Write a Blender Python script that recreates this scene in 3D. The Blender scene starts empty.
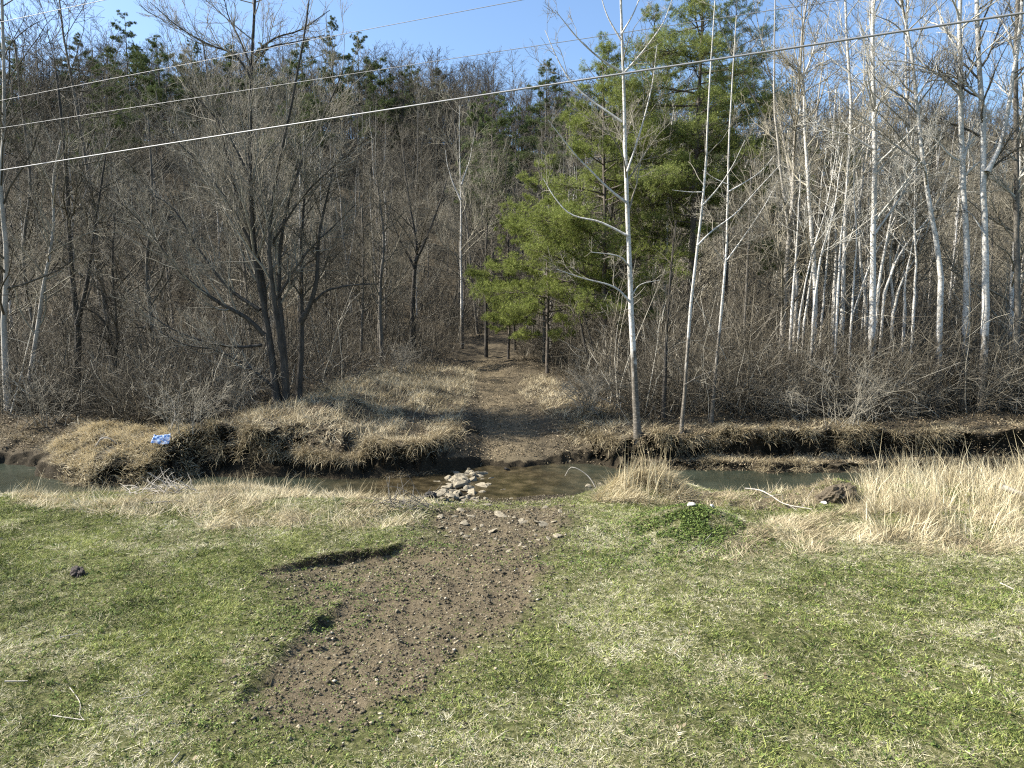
import bpy, math, random
import numpy as np

C = bpy.context.scene.collection
RNG = np.random.default_rng(7)
R = math.radians

# ------------------------------------------------------------------ camera
F, HOR, CAMZ = 710.0, 309.0, 4.5
PITCH = math.atan((384 - HOR) / F)
cp, sp = math.cos(PITCH), math.sin(PITCH)
cam_d = bpy.data.cameras.new('camera')
cam_d.sensor_width = 36.0
cam_d.lens = 36.0 * F / 1024.0
cam_d.clip_end = 3000
cam = bpy.data.objects.new('camera', cam_d)
cam.location = (0, 0, CAMZ)
cam.rotation_euler = (math.pi / 2 - PITCH, 0, 0)
C.objects.link(cam)
bpy.context.scene.camera = cam


def ray(px, py):
    u, v = (px - 512) / F, (py - 384) / F
    return np.array([u, cp - v * sp, -sp - v * cp])


def W(px, py, d):
    """point seen at (px, py) standing d metres out along +Y"""
    r = ray(px, py)
    r = r * (d / r[1])
    return np.array([r[0], r[1], CAMZ + r[2]])


# ------------------------------------------------------------------ noise
def _hash(ix, iy, seed):
    h = (ix.astype(np.int64) * 374761393 + iy.astype(np.int64) * 668265263 + seed * 974634777) & 0xffffffff
    h = ((h ^ (h >> 13)) * 1274126177) & 0xffffffff
    h = h ^ (h >> 16)
    return h / 4294967295.0


def vnoise(x, y, seed=0):
    x = np.asarray(x, float); y = np.asarray(y, float)
    ix, iy = np.floor(x), np.floor(y)
    fx, fy = x - ix, y - iy
    fx = fx * fx * (3 - 2 * fx); fy = fy * fy * (3 - 2 * fy)
    a = _hash(ix, iy, seed); b = _hash(ix + 1, iy, seed)
    c = _hash(ix, iy + 1, seed); d = _hash(ix + 1, iy + 1, seed)
    return (a * (1 - fx) + b * fx) * (1 - fy) + (c * (1 - fx) + d * fx) * fy


def fbm(x, y, seed=0, octaves=4):
    s, amp, tot = 0, 1.0, 0
    for o in range(octaves):
        s = s + amp * vnoise(x * 2 ** o + 17.3 * o, y * 2 ** o - 9.1 * o, seed + o)
        tot += amp; amp *= .5
    return s / tot


def smooth(t):
    t = np.clip(t, 0, 1)
    return t * t * (3 - 2 * t)


# ------------------------------------------------------------------ terrain
ZW = -0.75                                   # water level


def xs(pxs, d):                              # picture columns to x at distance d
    return (np.array(pxs, float) - 512) / F * d


_fx = xs([-900, -300, 0, 30, 100, 150, 185, 250, 400, 470, 560, 620, 700, 815, 1024, 1500, 2200], 22)
_fy = np.array([27, 25, 23.6, 22.2, 20.9, 21.0, 21.9, 21.9, 22.3, 23.1, 23.7, 23.1, 22.5, 22.4, 23.0, 24.5, 27])
_nx = xs([-900, -300, 0, 120, 250, 395, 430, 560, 620, 675, 710, 815, 850, 1024, 1500, 2200], 19.5)
_ny = np.array([22, 20, 18.7, 19.2, 19.7, 18.4, 19.3, 19.6, 20.2, 20.0, 19.2, 19.2, 20.1, 20.2, 21, 23])
# far bank: shelf width, face width, top height above the datum
_bx = xs([-400, 0, 30, 150, 185, 215, 320, 350, 425, 492, 548, 605, 640, 690, 720, 860, 1100, 1600], 22.5)
_bs = np.array([.2, .2, .05, .05, .05, .1, .1, .05, .05, .05, .05, .1, .2, .3, 1.0, 1.0, .6, .4])
_bf = np.array([2.5, 2.4, 2.0, 1.8, .8, .32, .3, .5, .5, 4.6, 4.6, .7, .8, .35, .3, .3, .35, .8])
_bt = np.array([.3, .25, .3, .45, .55, .72, .6, .25, .2, .25, .25, .15, .2, .3, .34, .34, .36, .4])


def Gflat(px, py, z=0.0):
    r = ray(px, py); t = (z - CAMZ) / r[2]
    return r * t + np.array([0, 0, CAMZ])


def poly_px(pts):
    return np.array([Gflat(*p)[:2] for p in pts])


def seg_dist(x, y, pl):
    """distance to a polyline, its sign (positive on its right hand), and the arc parameter"""
    best = np.full(x.shape, 1e9); sgn = np.zeros(x.shape); par = np.zeros(x.shape)
    n = len(pl) - 1
    for i in range(n):
        a, b = pl[i], pl[i + 1]
        d = b - a; L2 = d @ d
        t = np.clip(((x - a[0]) * d[0] + (y - a[1]) * d[1]) / L2, 0, 1)
        dx, dy = x - a[0] - t * d[0], y - a[1] - t * d[1]
        q = np.hypot(dx, dy)
        m = q < best
        best[m] = q[m]
        sgn[m] = np.sign(d[1] * dx - d[0] * dy)[m]
        par[m] = ((i + t) / n)[m]
    return best, sgn, par


def inside(x, y, poly):
    res = np.zeros(x.shape, bool)
    j = len(poly) - 1
    for i in range(len(poly)):
        xi, yi = poly[i]; xj, yj = poly[j]
        c = ((yi > y) != (yj > y)) & (x < (xj - xi) * (y - yi) / (yj - yi + 1e-12) + xi)
        res ^= c
        j = i
    return res


def sdist(x, y, poly):
    d, _, _ = seg_dist(x, y, np.vstack([poly, poly[:1]]))
    return np.where(inside(x, y, poly), d, -d)


DIRT = poly_px([(432, 505), (470, 498), (560, 500), (566, 525), (556, 555), (540, 585), (512, 620), (470, 655),
                (425, 695), (340, 722), (280, 728), (236, 712), (252, 680), (292, 640), (305, 615), (285, 590), (275, 578), (310, 566), (345, 556), (392, 553), (425, 535)])
SCARP1 = poly_px([(252, 574), (300, 560), (340, 551), (386, 549), (400, 543)])
SCARP2 = poly_px([(228, 705), (250, 680), (280, 650), (305, 626), (338, 598)])
def chaikin(p, k=2):
    for _ in range(k):
        a, b = p[:-1], p[1:]
        q = np.stack([.75 * a + .25 * b, .25 * a + .75 * b], 1).reshape(-1, 2)
        p = np.vstack([p[:1], q, p[-1:]])
    return p


SCARP1, SCARP2 = chaikin(SCARP1), chaikin(SCARP2)
DIRT2 = poly_px([(668, 500), (690, 490), (760, 489), (830, 488), (850, 500), (815, 512), (760, 512), (715, 508)])
PATHC = np.array([W(515, 462, 23.6)[:2], W(508, 425, 26.5)[:2], W(497, 390, 33)[:2], W(486, 360, 44)[:2], W(492, 343, 56)[:2], W(512, 335, 68)[:2]])


def bump(x, y, px, py, h, sx, sy):
    c = Gflat(px, py)
    return h * np.exp(-((x - c[0]) / sx) ** 2 - ((y - c[1]) / sy) ** 2)


def far_wob(x):
    return 1.3 * (fbm(x * .7, x * 0 + 7, 12, 3) - .5) + .12 * (fbm(x * 4.2, x * 0 + 2, 14, 2) - .5)


def terrain(x, y):
    x = np.asarray(x, float); y = np.asarray(y, float)
    yn = np.interp(x, _nx, _ny) + .5 * (fbm(x * .8, x * 0 + 3, 11) - .5)
    yf = np.interp(x, _fx, _fy) + far_wob(x)
    bs = np.interp(x, _bx, _bs); bf = np.interp(x, _bx, _bf); bt = np.interp(x, _bx, _bt)
    slump = fbm(x * .75, x * 0 + 5, 29, 2)
    bf = np.where(bf < 1, bf * (1 + 4.5 * smooth((slump - .6) / .1)), bf)
    # lawn
    zl = .09 * (fbm(x * .35, y * .35, 1) - .5) + .035 * (fbm(x * 2.2, y * 2.2, 2) - .5)
    zl += .035 * (fbm(x * 7, y * 7, 5, 2) - .5)
    near = np.clip((yn - y) / 2.3, 0, 1)
    ramp = np.exp(-((x + .1) / 2.1) ** 2)                 # the crossing slopes down gently
    near2 = np.clip((yn - y) / 5.0, 0, 1)
    drop = ZW * (1 - smooth(near)) * (1 - ramp) + ZW * (1 - smooth(near2)) * ramp
    zl = zl + drop
    zl += bump(x, y, 645, 490, .42, .95, .75) + bump(x, y, 692, 528, .42, 1.1, .75) + bump(x, y, 835, 497, .42, .7, .5)
    zl -= bump(x, y, 752, 522, .22, .35, .3) + bump(x, y, 650, 535, .1, .3, .25)
    zl += bump(x, y, 200, 508, .18, 2.2, .8) + bump(x, y, 350, 510, .2, 1.5, .7)
    zl += bump(x, y, 960, 525, .2, 3.0, 1.2)
    m2 = (y > 15) & (y < 19.5) & (x > 3) & (x < 9)
    if np.any(m2):
        zl[m2] += .22 * smooth((sdist(x[m2], y[m2], DIRT2) + .3) / .6) * (fbm(x[m2] * 3, y[m2] * 3, 38, 4) - .5)
    m = (y < 20) & (y > 4) & (np.abs(x) < 9)
    if np.any(m):
        xm, ym = x[m], y[m]
        wob = .34 * (fbm(xm * 2.6, ym * 2.6, 31, 4) - .5)
        d, s, t = seg_dist(xm, ym, SCARP1)
        w = smooth(t / .4) * smooth((1 - t) / .22)
        q = d * s + wob
        zz = -.19 * w * (.55 + .9 * fbm(xm * 1.6, ym * 1.6, 39)) * smooth(q / .10) * np.exp(-np.maximum(q, 0) / 2.4)
        d, s, t = seg_dist(xm, ym, SCARP2)
        w = smooth(t / .3) * smooth((1 - t) / .12)
        q = d * s + wob
        zz += -.11 * w * np.clip(2.6 * fbm(xm * 1.5, ym * 1.5, 35) - .75, 0, 1.2) * smooth(q / .2) * np.exp(-np.maximum(q, 0) / 2.4)
        sd = sdist(xm, ym, DIRT) + wob * 2
        zz += -.05 * smooth(sd / .4) + .13 * smooth((sd + .3) / .5) * (fbm(xm * 4.5, ym * 4.5, 33, 3) - .5)
        zl[m] += zz
    # bed
    tb = np.clip((y - yn) / np.maximum(yf - yn, .1), 0, 1)
    zb = ZW - .3 * np.sin(np.pi * tb) ** .7
    # far side
    u = y - yf
    shelf = -.52
    rough = .5 * (fbm(x * 2.6, y * 2.6, 21) - .5)
    u2 = u + rough * .45 + .35 * (fbm(x * 5.5, y * 5.5, 26, 3) - .5)
    zs = ZW + (shelf - ZW) * smooth(u2 / .25) + .25 * np.maximum(fbm(x * 2.7, y * 2.7, 24) - .52, 0) * (u2 > 0)
    face = smooth((u2 - bs) / bf)
    face = np.where(bf > 1, np.clip((u2 - bs) / bf, 0, 1) ** .7, face)
    flood = np.interp(np.maximum(y - 24, 0), [0, 4, 12, 31, 45], [0, .18, .65, 1.5, 2.3])
    top = bt + flood + .35 * (fbm(x * .45 + 3, x * 0, 28, 2) - .5) * (x > 5) + .5 * (fbm(x * .8, y * .8, 22) - .5) + .22 * (fbm(x * 2.3, y * 2.3, 23) - .5)
    zf = np.where(u2 < bs, zs, np.minimum(zs, shelf) + (top - shelf) * face)
    d, s, t = seg_dist(x, y, PATHC)
    zf += .55 * np.exp(-((x + 4.4) / 2.0) ** 2 - ((y - 30.5) / 3.2) ** 2) + .35 * np.exp(-((x + 6.6) / 1.5) ** 2 - ((y - 27.0) / 1.6) ** 2) + .3 * np.exp(-((x - 2.6) / 1.3) ** 2 - ((y - 30) / 3.5) ** 2)
    zf -= .16 * smooth((1.7 - d) / .8) * (y > yf)
    # hill
    a = x / np.maximum(y, 1)
    yt = np.interp(a, [-.7, -.3, 0, .3, .7], [54, 58, 66, 88, 84])
    crest = np.interp(a, [-.9, -.72, -.5, -.3, -.1, 0, .12, .4, .7], [34, 37, 47, 52, 50, 48, 45, 44, 44])
    h = np.maximum(y - yt, 0)
    hill = crest * np.tanh(h * .5 / crest) * (1 - np.exp(-h / 12))
    hill += 3 * (fbm(x * .03, y * .03, 41) - .5) * smooth(h / 40)
    zf = zf + hill
    z = np.where(y < yn, zl, np.where(y < yf, zb, zf))
    return z


def tz(x, y):
    return float(terrain(np.array([x]), np.array([y]))[0])


def G(px, py):
    """where the view through (px, py) meets the ground"""
    r = ray(px, py)
    ds = np.linspace(5, 140, 5400)
    P = r[None] * (ds / r[1])[:, None]
    z = terrain(P[:, 0], P[:, 1])
    k = np.argmax(P[:, 2] + CAMZ < z)
    return np.array([P[k, 0], P[k, 1], z[k]])


# ------------------------------------------------------------------ mesh helpers
def tag(o, label=None, cat=None, group=None, kind=None):
    if label: o['label'] = label
    if cat: o['category'] = cat
    if group: o['group'] = group
    if kind: o['kind'] = kind
    return o


def empty(name, loc, label, cat, group=None):
    o = bpy.data.objects.new(name, None)
    o.empty_display_size = .2
    o.location = loc
    C.objects.link(o)
    return tag(o, label, cat, group)


def mesh_np(name, V, quads=None, tris=None, tint=None, smoothed=True):
    me = bpy.data.meshes.new(name)
    V = np.ascontiguousarray(V, np.float32)
    nq = 0 if quads is None else len(quads)
    nt = 0 if tris is None else len(tris)
    me.vertices.add(len(V)); me.vertices.foreach_set('co', V.ravel())
    li = np.concatenate([np.asarray(q, np.int32).ravel() for q in (quads, tris) if q is not None])
    me.loops.add(len(li)); me.loops.foreach_set('vertex_index', li)
    ls = np.concatenate([np.arange(nq, dtype=np.int32) * 4, nq * 4 + np.arange(nt, dtype=np.int32) * 3])
    me.polygons.add(nq + nt); me.polygons.foreach_set('loop_start', ls)
    if smoothed:
        me.polygons.foreach_set('use_smooth', np.ones(nq + nt, bool))
    if tint is not None:
        for nm, arr in tint.items():
            at = me.attributes.new(nm, 'FLOAT', 'POINT')
            at.data.foreach_set('value', np.ascontiguousarray(arr, np.float32))
    me.update(calc_edges=True)
    return me


def link(name, me, mat, parent=None):
    o = bpy.data.objects.new(name, me)
    if mat is not None and not me.materials:
        for m_ in (mat if isinstance(mat, (list, tuple)) else [mat]):
            me.materials.append(m_)
    C.objects.link(o)
    if parent is not None:
        o.parent = parent
    return o


def tubes(groups):
    """groups: list of (P (B,n,3), Rad (B,n), sides) -> V, quads"""
    Vs, Qs, off = [], [], 0
    for P, Rd, k in groups:
        B, n, _ = P.shape
        if B == 0: continue
        T = np.gradient(P, axis=1)
        T /= np.linalg.norm(T, axis=2, keepdims=True) + 1e-9
        mean = P[:, -1] - P[:, 0]
        mean /= np.linalg.norm(mean, axis=1, keepdims=True) + 1e-9
        ref = np.where(np.abs(mean[:, 2:3]) < .8, np.array([[0, 0, 1.]]), np.array([[0, 1., 0]]))
        U = np.cross(T, ref[:, None, :]); U /= np.linalg.norm(U, axis=2, keepdims=True) + 1e-9
        N = np.cross(T, U)
        ang = np.arange(k) * 2 * np.pi / k
        ring = P[:, :, None, :] + Rd[:, :, None, None] * (U[:, :, None, :] * np.cos(ang)[None, None, :, None] + N[:, :, None, :] * np.sin(ang)[None, None, :, None])
        Vs.append(ring.reshape(-1, 3))
        idx = off + np.arange(B * n * k).reshape(B, n, k)
        a = idx[:, :-1, :]; b = idx[:, 1:, :]
        q = np.stack([a, np.roll(a, -1, 2), np.roll(b, -1, 2), b], -1)
        Qs.append(q.reshape(-1, 4))
        off += B * n * k
    return np.concatenate(Vs), np.concatenate(Qs)


def unit(v):
    return v / (np.linalg.norm(v, axis=-1, keepdims=True) + 1e-9)


def resample(P, n):
    P = np.asarray(P, float)
    d = np.concatenate([[0], np.cumsum(np.linalg.norm(np.diff(P, axis=0), axis=1))])
    # smooth curve through the points
    m = 6
    t = np.linspace(0, len(P) - 1, (len(P) - 1) * m + 1)
    ext = np.vstack([2 * P[0] - P[1], P, 2 * P[-1] - P[-2]])
    out = []
    for s in t:
        i = min(int(s), len(P) - 2); u = s - i
        p0, p1, p2, p3 = ext[i], ext[i + 1], ext[i + 2], ext[i + 3]
        out.append(.5 * ((2 * p1) + (-p0 + p2) * u + (2 * p0 - 5 * p1 + 4 * p2 - p3) * u * u + (-p0 + 3 * p1 - 3 * p2 + p3) * u ** 3))
    P = np.array(out)
    d = np.concatenate([[0], np.cumsum(np.linalg.norm(np.diff(P, axis=0), axis=1))])
    q = np.linspace(0, d[-1], n)
    return np.stack([np.interp(q, d, P[:, i]) for i in range(3)], 1)


def walk(start, d, L, n, wander, up, rng):
    B = len(start)
    P = np.zeros((B, n, 3)); P[:, 0] = start
    step = (L / (n - 1))[:, None]
    upv = np.array([0, 0, 1.0])
    for i in range(1, n):
        d = unit(d + wander * rng.normal(size=(B, 3)) + up * upv)
        P[:, i] = P[:, i - 1] + d * step
    return P


def spawn(P, Rd, K, rng, t=(0.2, 1), ang=(50, 12), ln=(.4, .3), shape=.7, n=5, wander=.15, up=.06, rr=.55, rcap=9, rtip=.004, lmin=.1, dirbias=None, flat=1.0):
    B, m, _ = P.shape
    L = np.linalg.norm(np.diff(P, axis=1), axis=2).sum(1)
    idx = rng.choice(B, K, p=L / L.sum())
    tt = t[0] + (t[1] - t[0]) * ((np.arange(K) + rng.random(K)) / K if B == 1 else rng.random(K))
    f = np.clip(tt * (m - 1), 0, m - 1.001); i = f.astype(int); w = (f - i)[:, None]
    pos = P[idx, i] * (1 - w) + P[idx, i + 1] * w
    rad = Rd[idx, i] * (1 - w[:, 0]) + Rd[idx, i + 1] * w[:, 0]
    T = unit(P[idx, i + 1] - P[idx, i])
    v = rng.normal(size=(K, 3))
    if dirbias is not None: v = v + np.asarray(dirbias)
    v = unit(v - (v * T).sum(1, keepdims=True) * T)
    a = np.radians(rng.normal(ang[0], ang[1], K))[:, None]
    d = np.cos(a) * T + np.sin(a) * v
    if flat != 1.0: d = unit(d * np.array([1, 1, flat]) + np.array([0, 0, .08]))
    ll = np.maximum(L[idx] * (ln[0] + ln[1] * (rng.random(K) - .5)) * (1 - shape * tt), lmin)
    C_ = walk(pos, d, ll, n, wander, up, rng)
    r0 = np.minimum(np.maximum(rad * rr, rtip * 1.2), rcap)
    s = np.linspace(0, 1, n)[None, :]
    CR = r0[:, None] * (1 - s) + rtip * s
    return C_, CR


# ------------------------------------------------------------------ materials
def new_mat(name):
    m = bpy.data.materials.new(name); m.use_nodes = True
    nt = m.node_tree
    for n_ in list(nt.nodes): nt.nodes.remove(n_)
    out = nt.nodes.new('ShaderNodeOutputMaterial')
    b = nt.nodes.new('ShaderNodeBsdfPrincipled')
    nt.links.new(b.outputs[0], out.inputs[0])
    b.inputs['Roughness'].default_value = .8
    b.inputs['Specular IOR Level'].default_value = .25
    return m, nt, b, out


def N(nt, t, **kw):
    n_ = nt.nodes.new('ShaderNode' + t)
    for k, v in kw.items():
        if k in n_.inputs: n_.inputs[k].default_value = v
        else: setattr(n_, k, v)
    return n_


def ramp(nt, src, stops, interp='LINEAR'):
    r = nt.nodes.new('ShaderNodeValToRGB')
    r.color_ramp.interpolation = interp
    el = r.color_ramp.elements
    while len(el) < len(stops): el.new(.5)
    for e, (p, c) in zip(el, stops):
        e.position = p; e.color = (*c, 1)
    nt.links.new(src, r.inputs[0])
    return r.outputs[0]


def mixc(nt, fac, a, b):
    m = nt.nodes.new('ShaderNodeMix'); m.data_type = 'RGBA'
    for sock, v in ((m.inputs[0], fac), (m.inputs[6], a), (m.inputs[7], b)):
        if isinstance(v, (int, float)): sock.default_value = v
        elif isinstance(v, tuple): sock.default_value = (*v, 1)
        else: nt.links.new(v, sock)
    return m.outputs[2]


def noise_out(nt, scale, detail=4, coord='Object', rough=.6, stretch=None):
    tc = nt.nodes.new('ShaderNodeTexCoord')
    src = tc.outputs[coord]
    if stretch:
        mp = nt.nodes.new('ShaderNodeMapping'); mp.inputs['Scale'].default_value = stretch
        nt.links.new(src, mp.inputs[0]); src = mp.outputs[0]
    n_ = N(nt, 'TexNoise', Scale=scale, Detail=detail, Roughness=rough)
    nt.links.new(src, n_.inputs['Vector'])
    return n_.outputs[0]


def attr(nt, name):
    a = nt.nodes.new('ShaderNodeAttribute'); a.attribute_name = name
    return a.outputs['Fac']


def bark(name, lo, hi, scale=6, patch=None):
    m, nt, b, out = new_mat(name)
    n1 = noise_out(nt, scale, 5, stretch=(1, 1, .25))
    col = ramp(nt, n1, [(.3, lo), (.7, hi)])
    if patch:                                   # (colour, z0, z1): rough brown bark low on the stem, flaking off higher up
        c, z0, z1 = patch
        tc = nt.nodes.new('ShaderNodeTexCoord'); sx = nt.nodes.new('ShaderNodeSeparateXYZ')
        nt.links.new(tc.outputs['Object'], sx.inputs[0])
        mr = N(nt, 'MapRange'); mr.inputs[1].default_value = z0; mr.inputs[2].default_value = z1
        mr.inputs[3].default_value = .95; mr.inputs[4].default_value = .12
        nt.links.new(sx.outputs[2], mr.inputs[0])
        n2 = noise_out(nt, 3.0, 3, stretch=(1, 1, .5))
        lt = N(nt, 'Math', operation='SUBTRACT'); nt.links.new(mr.outputs[0], lt.inputs[0]); nt.links.new(n2, lt.inputs[1])
        ml = N(nt, 'Math', operation='MULTIPLY_ADD', use_clamp=True)
        nt.links.new(lt.outputs[0], ml.inputs[0]); ml.inputs[1].default_value = 8; ml.inputs[2].default_value = .5
        col = mixc(nt, ml.outputs[0], col, c)
    if patch:
        n3 = noise_out(nt, 11, 5, stretch=(1, 1, 1.8))
        col = mixc(nt, ramp(nt, n3, [(.50, (0, 0, 0)), (.62, (.85, .85, .85))]), col, (.24, .21, .17))
    nt.links.new(col, b.inputs['Base Color'])
    bp = N(nt, 'Bump', Strength=.6, Distance=.02); nt.links.new(n1, bp.inputs['Height']); nt.links.new(bp.outputs[0], b.inputs['Normal'])
    return m


M = {}
M['bark_grey'] = bark('grey_bark', (.06, .053, .043), (.20, .18, .145))
M['bark_dark'] = bark('dark_bark', (.025, .022, .018), (.085, .075, .06), 9)
M['bark_pale'] = bark('pale_bark', (.25, .23, .19), (.42, .39, .34), 5)
M['bark_white'] = bark('white_bark', (.37, .355, .31), (.61, .59, .54), 4, ((.10, .088, .068), .3, 5.0))
M['bark_white_high'] = bark('white_branch_bark', (.42, .40, .36), (.62, .60, .55), 4)
M['bark_pine'] = bark('pine_bark', (.05, .043, .034), (.15, .125, .097), 8)


def plain(name, lo, hi, scale=3.0, translucent=0.0, tint=False, vary=None):
    m, nt, b, out = new_mat(name)
    src = attr(nt, 'tint') if tint else noise_out(nt, scale, 3)
    stops = [(.25, lo), (.75, hi)] if not isinstance(lo, list) else lo
    col = ramp(nt, src, stops)
    if vary:                                    # every tree has a tone of its own
        oi = nt.nodes.new('ShaderNodeObjectInfo') if vary != 'attr' else None
        sc_ = ramp(nt, oi.outputs['Random'] if oi else attr(nt, 'tone'), [(0, (.32, .30, .28)), (.45, (.75, .74, .72)), (.85, (1.0, 1.0, .98)), (1, (1.3, 1.28, 1.22))])
        mm = nt.nodes.new('ShaderNodeMix'); mm.data_type = 'RGBA'; mm.blend_type = 'MULTIPLY'; mm.inputs[0].default_value = 1
        nt.links.new(col, mm.inputs[6]); nt.links.new(sc_, mm.inputs[7]); col = mm.outputs[2]
    nt.links.new(col, b.inputs['Base Color'])
    if translucent:
        tr = N(nt, 'BsdfTranslucent'); nt.links.new(col, tr.inputs[0])
        mx = nt.nodes.new('ShaderNodeMixShader'); mx.inputs[0].default_value = translucent
        nt.links.new(b.outputs[0], mx.inputs[1]); nt.links.new(tr.outputs[0], mx.inputs[2])
        nt.links.new(mx.outputs[0], out.inputs[0])
    return m


M['twig'] = plain('grey_twigs', (.06, .053, .038), (.205, .182, .133), .8, vary='object')
M['twig_tan'] = plain('tan_twigs', (.14, .126, .092), (.39, .355, .27), .8, vary='object')
M['twig_pale'] = plain('pale_twigs', (.30, .285, .235), (.62, .59, .51), .8)
M['twig_far'] = plain('distant_twigs', (.04, .036, .027), (.165, .148, .112), .25, vary='attr')
M['needles'] = plain('yellow_green_needles', [(0, (.05, .07, .021)), (.5, (.175, .21, .052)), (1, (.33, .36, .11))], None, translucent=.3, tint=True)
M['needles_bright'] = plain('young_pine_needles', [(0, (.07, .09, .02)), (.5, (.185, .222, .05)), (1, (.35, .38, .11))], None, translucent=.3, tint=True)
M['needles_dark'] = plain('dark_green_needles', [(0, (.04, .06, .022)), (.5, (.095, .125, .04)), (1, (.18, .21, .075))], None, translucent=.2, tint=True)
M['straw'] = plain('straw', [(0, (.12, .09, .055)), (.3, (.29, .235, .14)), (.65, (.50, .425, .26)), (1, (.68, .61, .42))], None, translucent=.2, tint=True)
M['straw_dull'] = plain('weathered_straw', [(0, (.09, .07, .045)), (.3, (.22, .175, .105)), (.65, (.42, .35, .21)), (1, (.62, .54, .37))], None, translucent=.15, tint=True)
M['grass'] = plain('lawn_grass', [(0, (.035, .05, .013)), (.3, (.155, .187, .043)), (.52, (.34, .37, .11)), (.6, (.25, .23, .12)), (.8, (.46, .42, .26)), (1, (.68, .63, .46))], None, translucent=.25, tint=True)
M['clover'] = plain('green_ground_leaves', [(0, (.03, .055, .014)), (.5, (.10, .145, .032)), (1, (.23, .285, .075))], None, translucent=.25, tint=True)
M['shrub'] = plain('shrub_twigs', (.13, .115, .085), (.34, .31, .24), 1.5)
M['brush'] = plain('brush_twigs', [(0, (.026, .022, .015)), (.45, (.072, .061, .042)), (.8, (.215, .187, .135)), (1, (.56, .52, .42))], None, tint=True)
M['litter'] = plain('dead_leaves', [(0, (.06, .043, .026)), (.5, (.15, .115, .066)), (1, (.31, .25, .16))], None, tint=True)
M['pebble'] = plain('pebbles', [(0, (.04, .032, .019)), (.5, (.125, .102, .063)), (.88, (.27, .228, .15)), (1, (.42, .37, .28))], None, tint=True)
M['stone'] = plain('creek_stone', (.085, .07, .046), (.31, .27, .19), 4)
M['stone_dark'] = plain('wet_stone', (.02, .018, .015), (.05, .045, .04), 6)
M['stone_white'] = plain('pale_stone', (.36, .335, .29), (.60, .57, .51), 5)
M['wood_pale'] = plain('bleached_wood', (.24, .21, .17), (.5, .46, .39), 8)
M['clod'] = plain('dark_clod', (.015, .012, .01), (.06, .045, .035), 12)

# wire
m, nt, b, out = new_mat('weathered_aluminium')
b.inputs['Base Color'].default_value = (.22, .22, .22, 1); b.inputs['Metallic'].default_value = .2; b.inputs['Roughness'].default_value = .5
M['wire'] = m
m, nt, b, out = new_mat('blue_plastic')
col = ramp(nt, noise_out(nt, 9, 3), [(.35, (.05, .13, .36)), (.5, (.12, .25, .5)), (.62, (.45, .5, .6))])
nt.links.new(col, b.inputs['Base Color']); b.inputs['Roughness'].default_value = .4
M['blue'] = m

# ground sheet: soil / lawn / leaf litter by mask attributes
m, nt, b, out = new_mat('ground_surface')
nA = noise_out(nt, 1.2, 6); nB = noise_out(nt, 14, 6, rough=.7); nC = noise_out(nt, 60, 4, rough=.7)
lawn = ramp(nt, nB, [(.3, (.022, .025, .009)), (.48, (.075, .08, .028)), (.6, (.14, .135, .06)), (.75, (.27, .25, .145))])
soil = ramp(nt, nB, [(.28, (.045, .035, .02)), (.5, (.125, .10, .061)), (.7, (.235, .193, .122))])
soil2 = ramp(nt, nC, [(.3, (.04, .031, .018)), (.55, (.115, .092, .057)), (.72, (.28, .235, .155))])
soil = mixc(nt, .5, soil, soil2)
litter = ramp(nt, nC, [(.3, (.028, .023, .015)), (.5, (.07, .057, .036)), (.68, (.15, .125, .08))])
litter2 = ramp(nt, nB, [(.3, (.035, .028, .02)), (.55, (.08, .064, .042)), (.75, (.15, .125, .08))])
litter = mixc(nt, .5, litter, litter2)
mud_shade = ramp(nt, nB, [(.3, (.014, .011, .007)), (.6, (.04, .032, .02)), (.8, (.08, .065, .043))])  # creek mud, also the painted shade of the lawn scarps
edge = N(nt, 'Math', operation='MULTIPLY_ADD', use_clamp=False); nt.links.new(nB, edge.inputs[0]); edge.inputs[1].default_value = .8; edge.inputs[2].default_value = -.4


def mask(nm, hard=3.0):
    ad = N(nt, 'Math', operation='ADD'); nt.links.new(attr(nt, nm), ad.inputs[0]); nt.links.new(edge.outputs[0], ad.inputs[1])
    mm = N(nt, 'Math', operation='MULTIPLY_ADD', use_clamp=True); nt.links.new(ad.outputs[0], mm.inputs[0]); mm.inputs[1].default_value = hard; mm.inputs[2].default_value = .5 - .5 * hard
    return mm.outputs[0]


col = mixc(nt, mask('far'), lawn, litter)
col = mixc(nt, mask('dirt'), col, soil)
col = mixc(nt, mask('mud_shade', 4), col, mud_shade)
nt.links.new(col, b.inputs['Base Color'])
b.inputs['Roughness'].default_value = .95
b.inputs['Specular IOR Level'].default_value = .1
bp = N(nt, 'Bump', Strength=.9, Distance=.04)
sm = N(nt, 'Math', operation='MULTIPLY_ADD'); nt.links.new(nC, sm.inputs[0]); sm.inputs[1].default_value = .5; nt.links.new(nB, sm.inputs[2])
nt.links.new(sm.outputs[0], bp.inputs['Height']); nt.links.new(bp.outputs[0], b.inputs['Normal'])
M['ground'] = m

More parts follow.
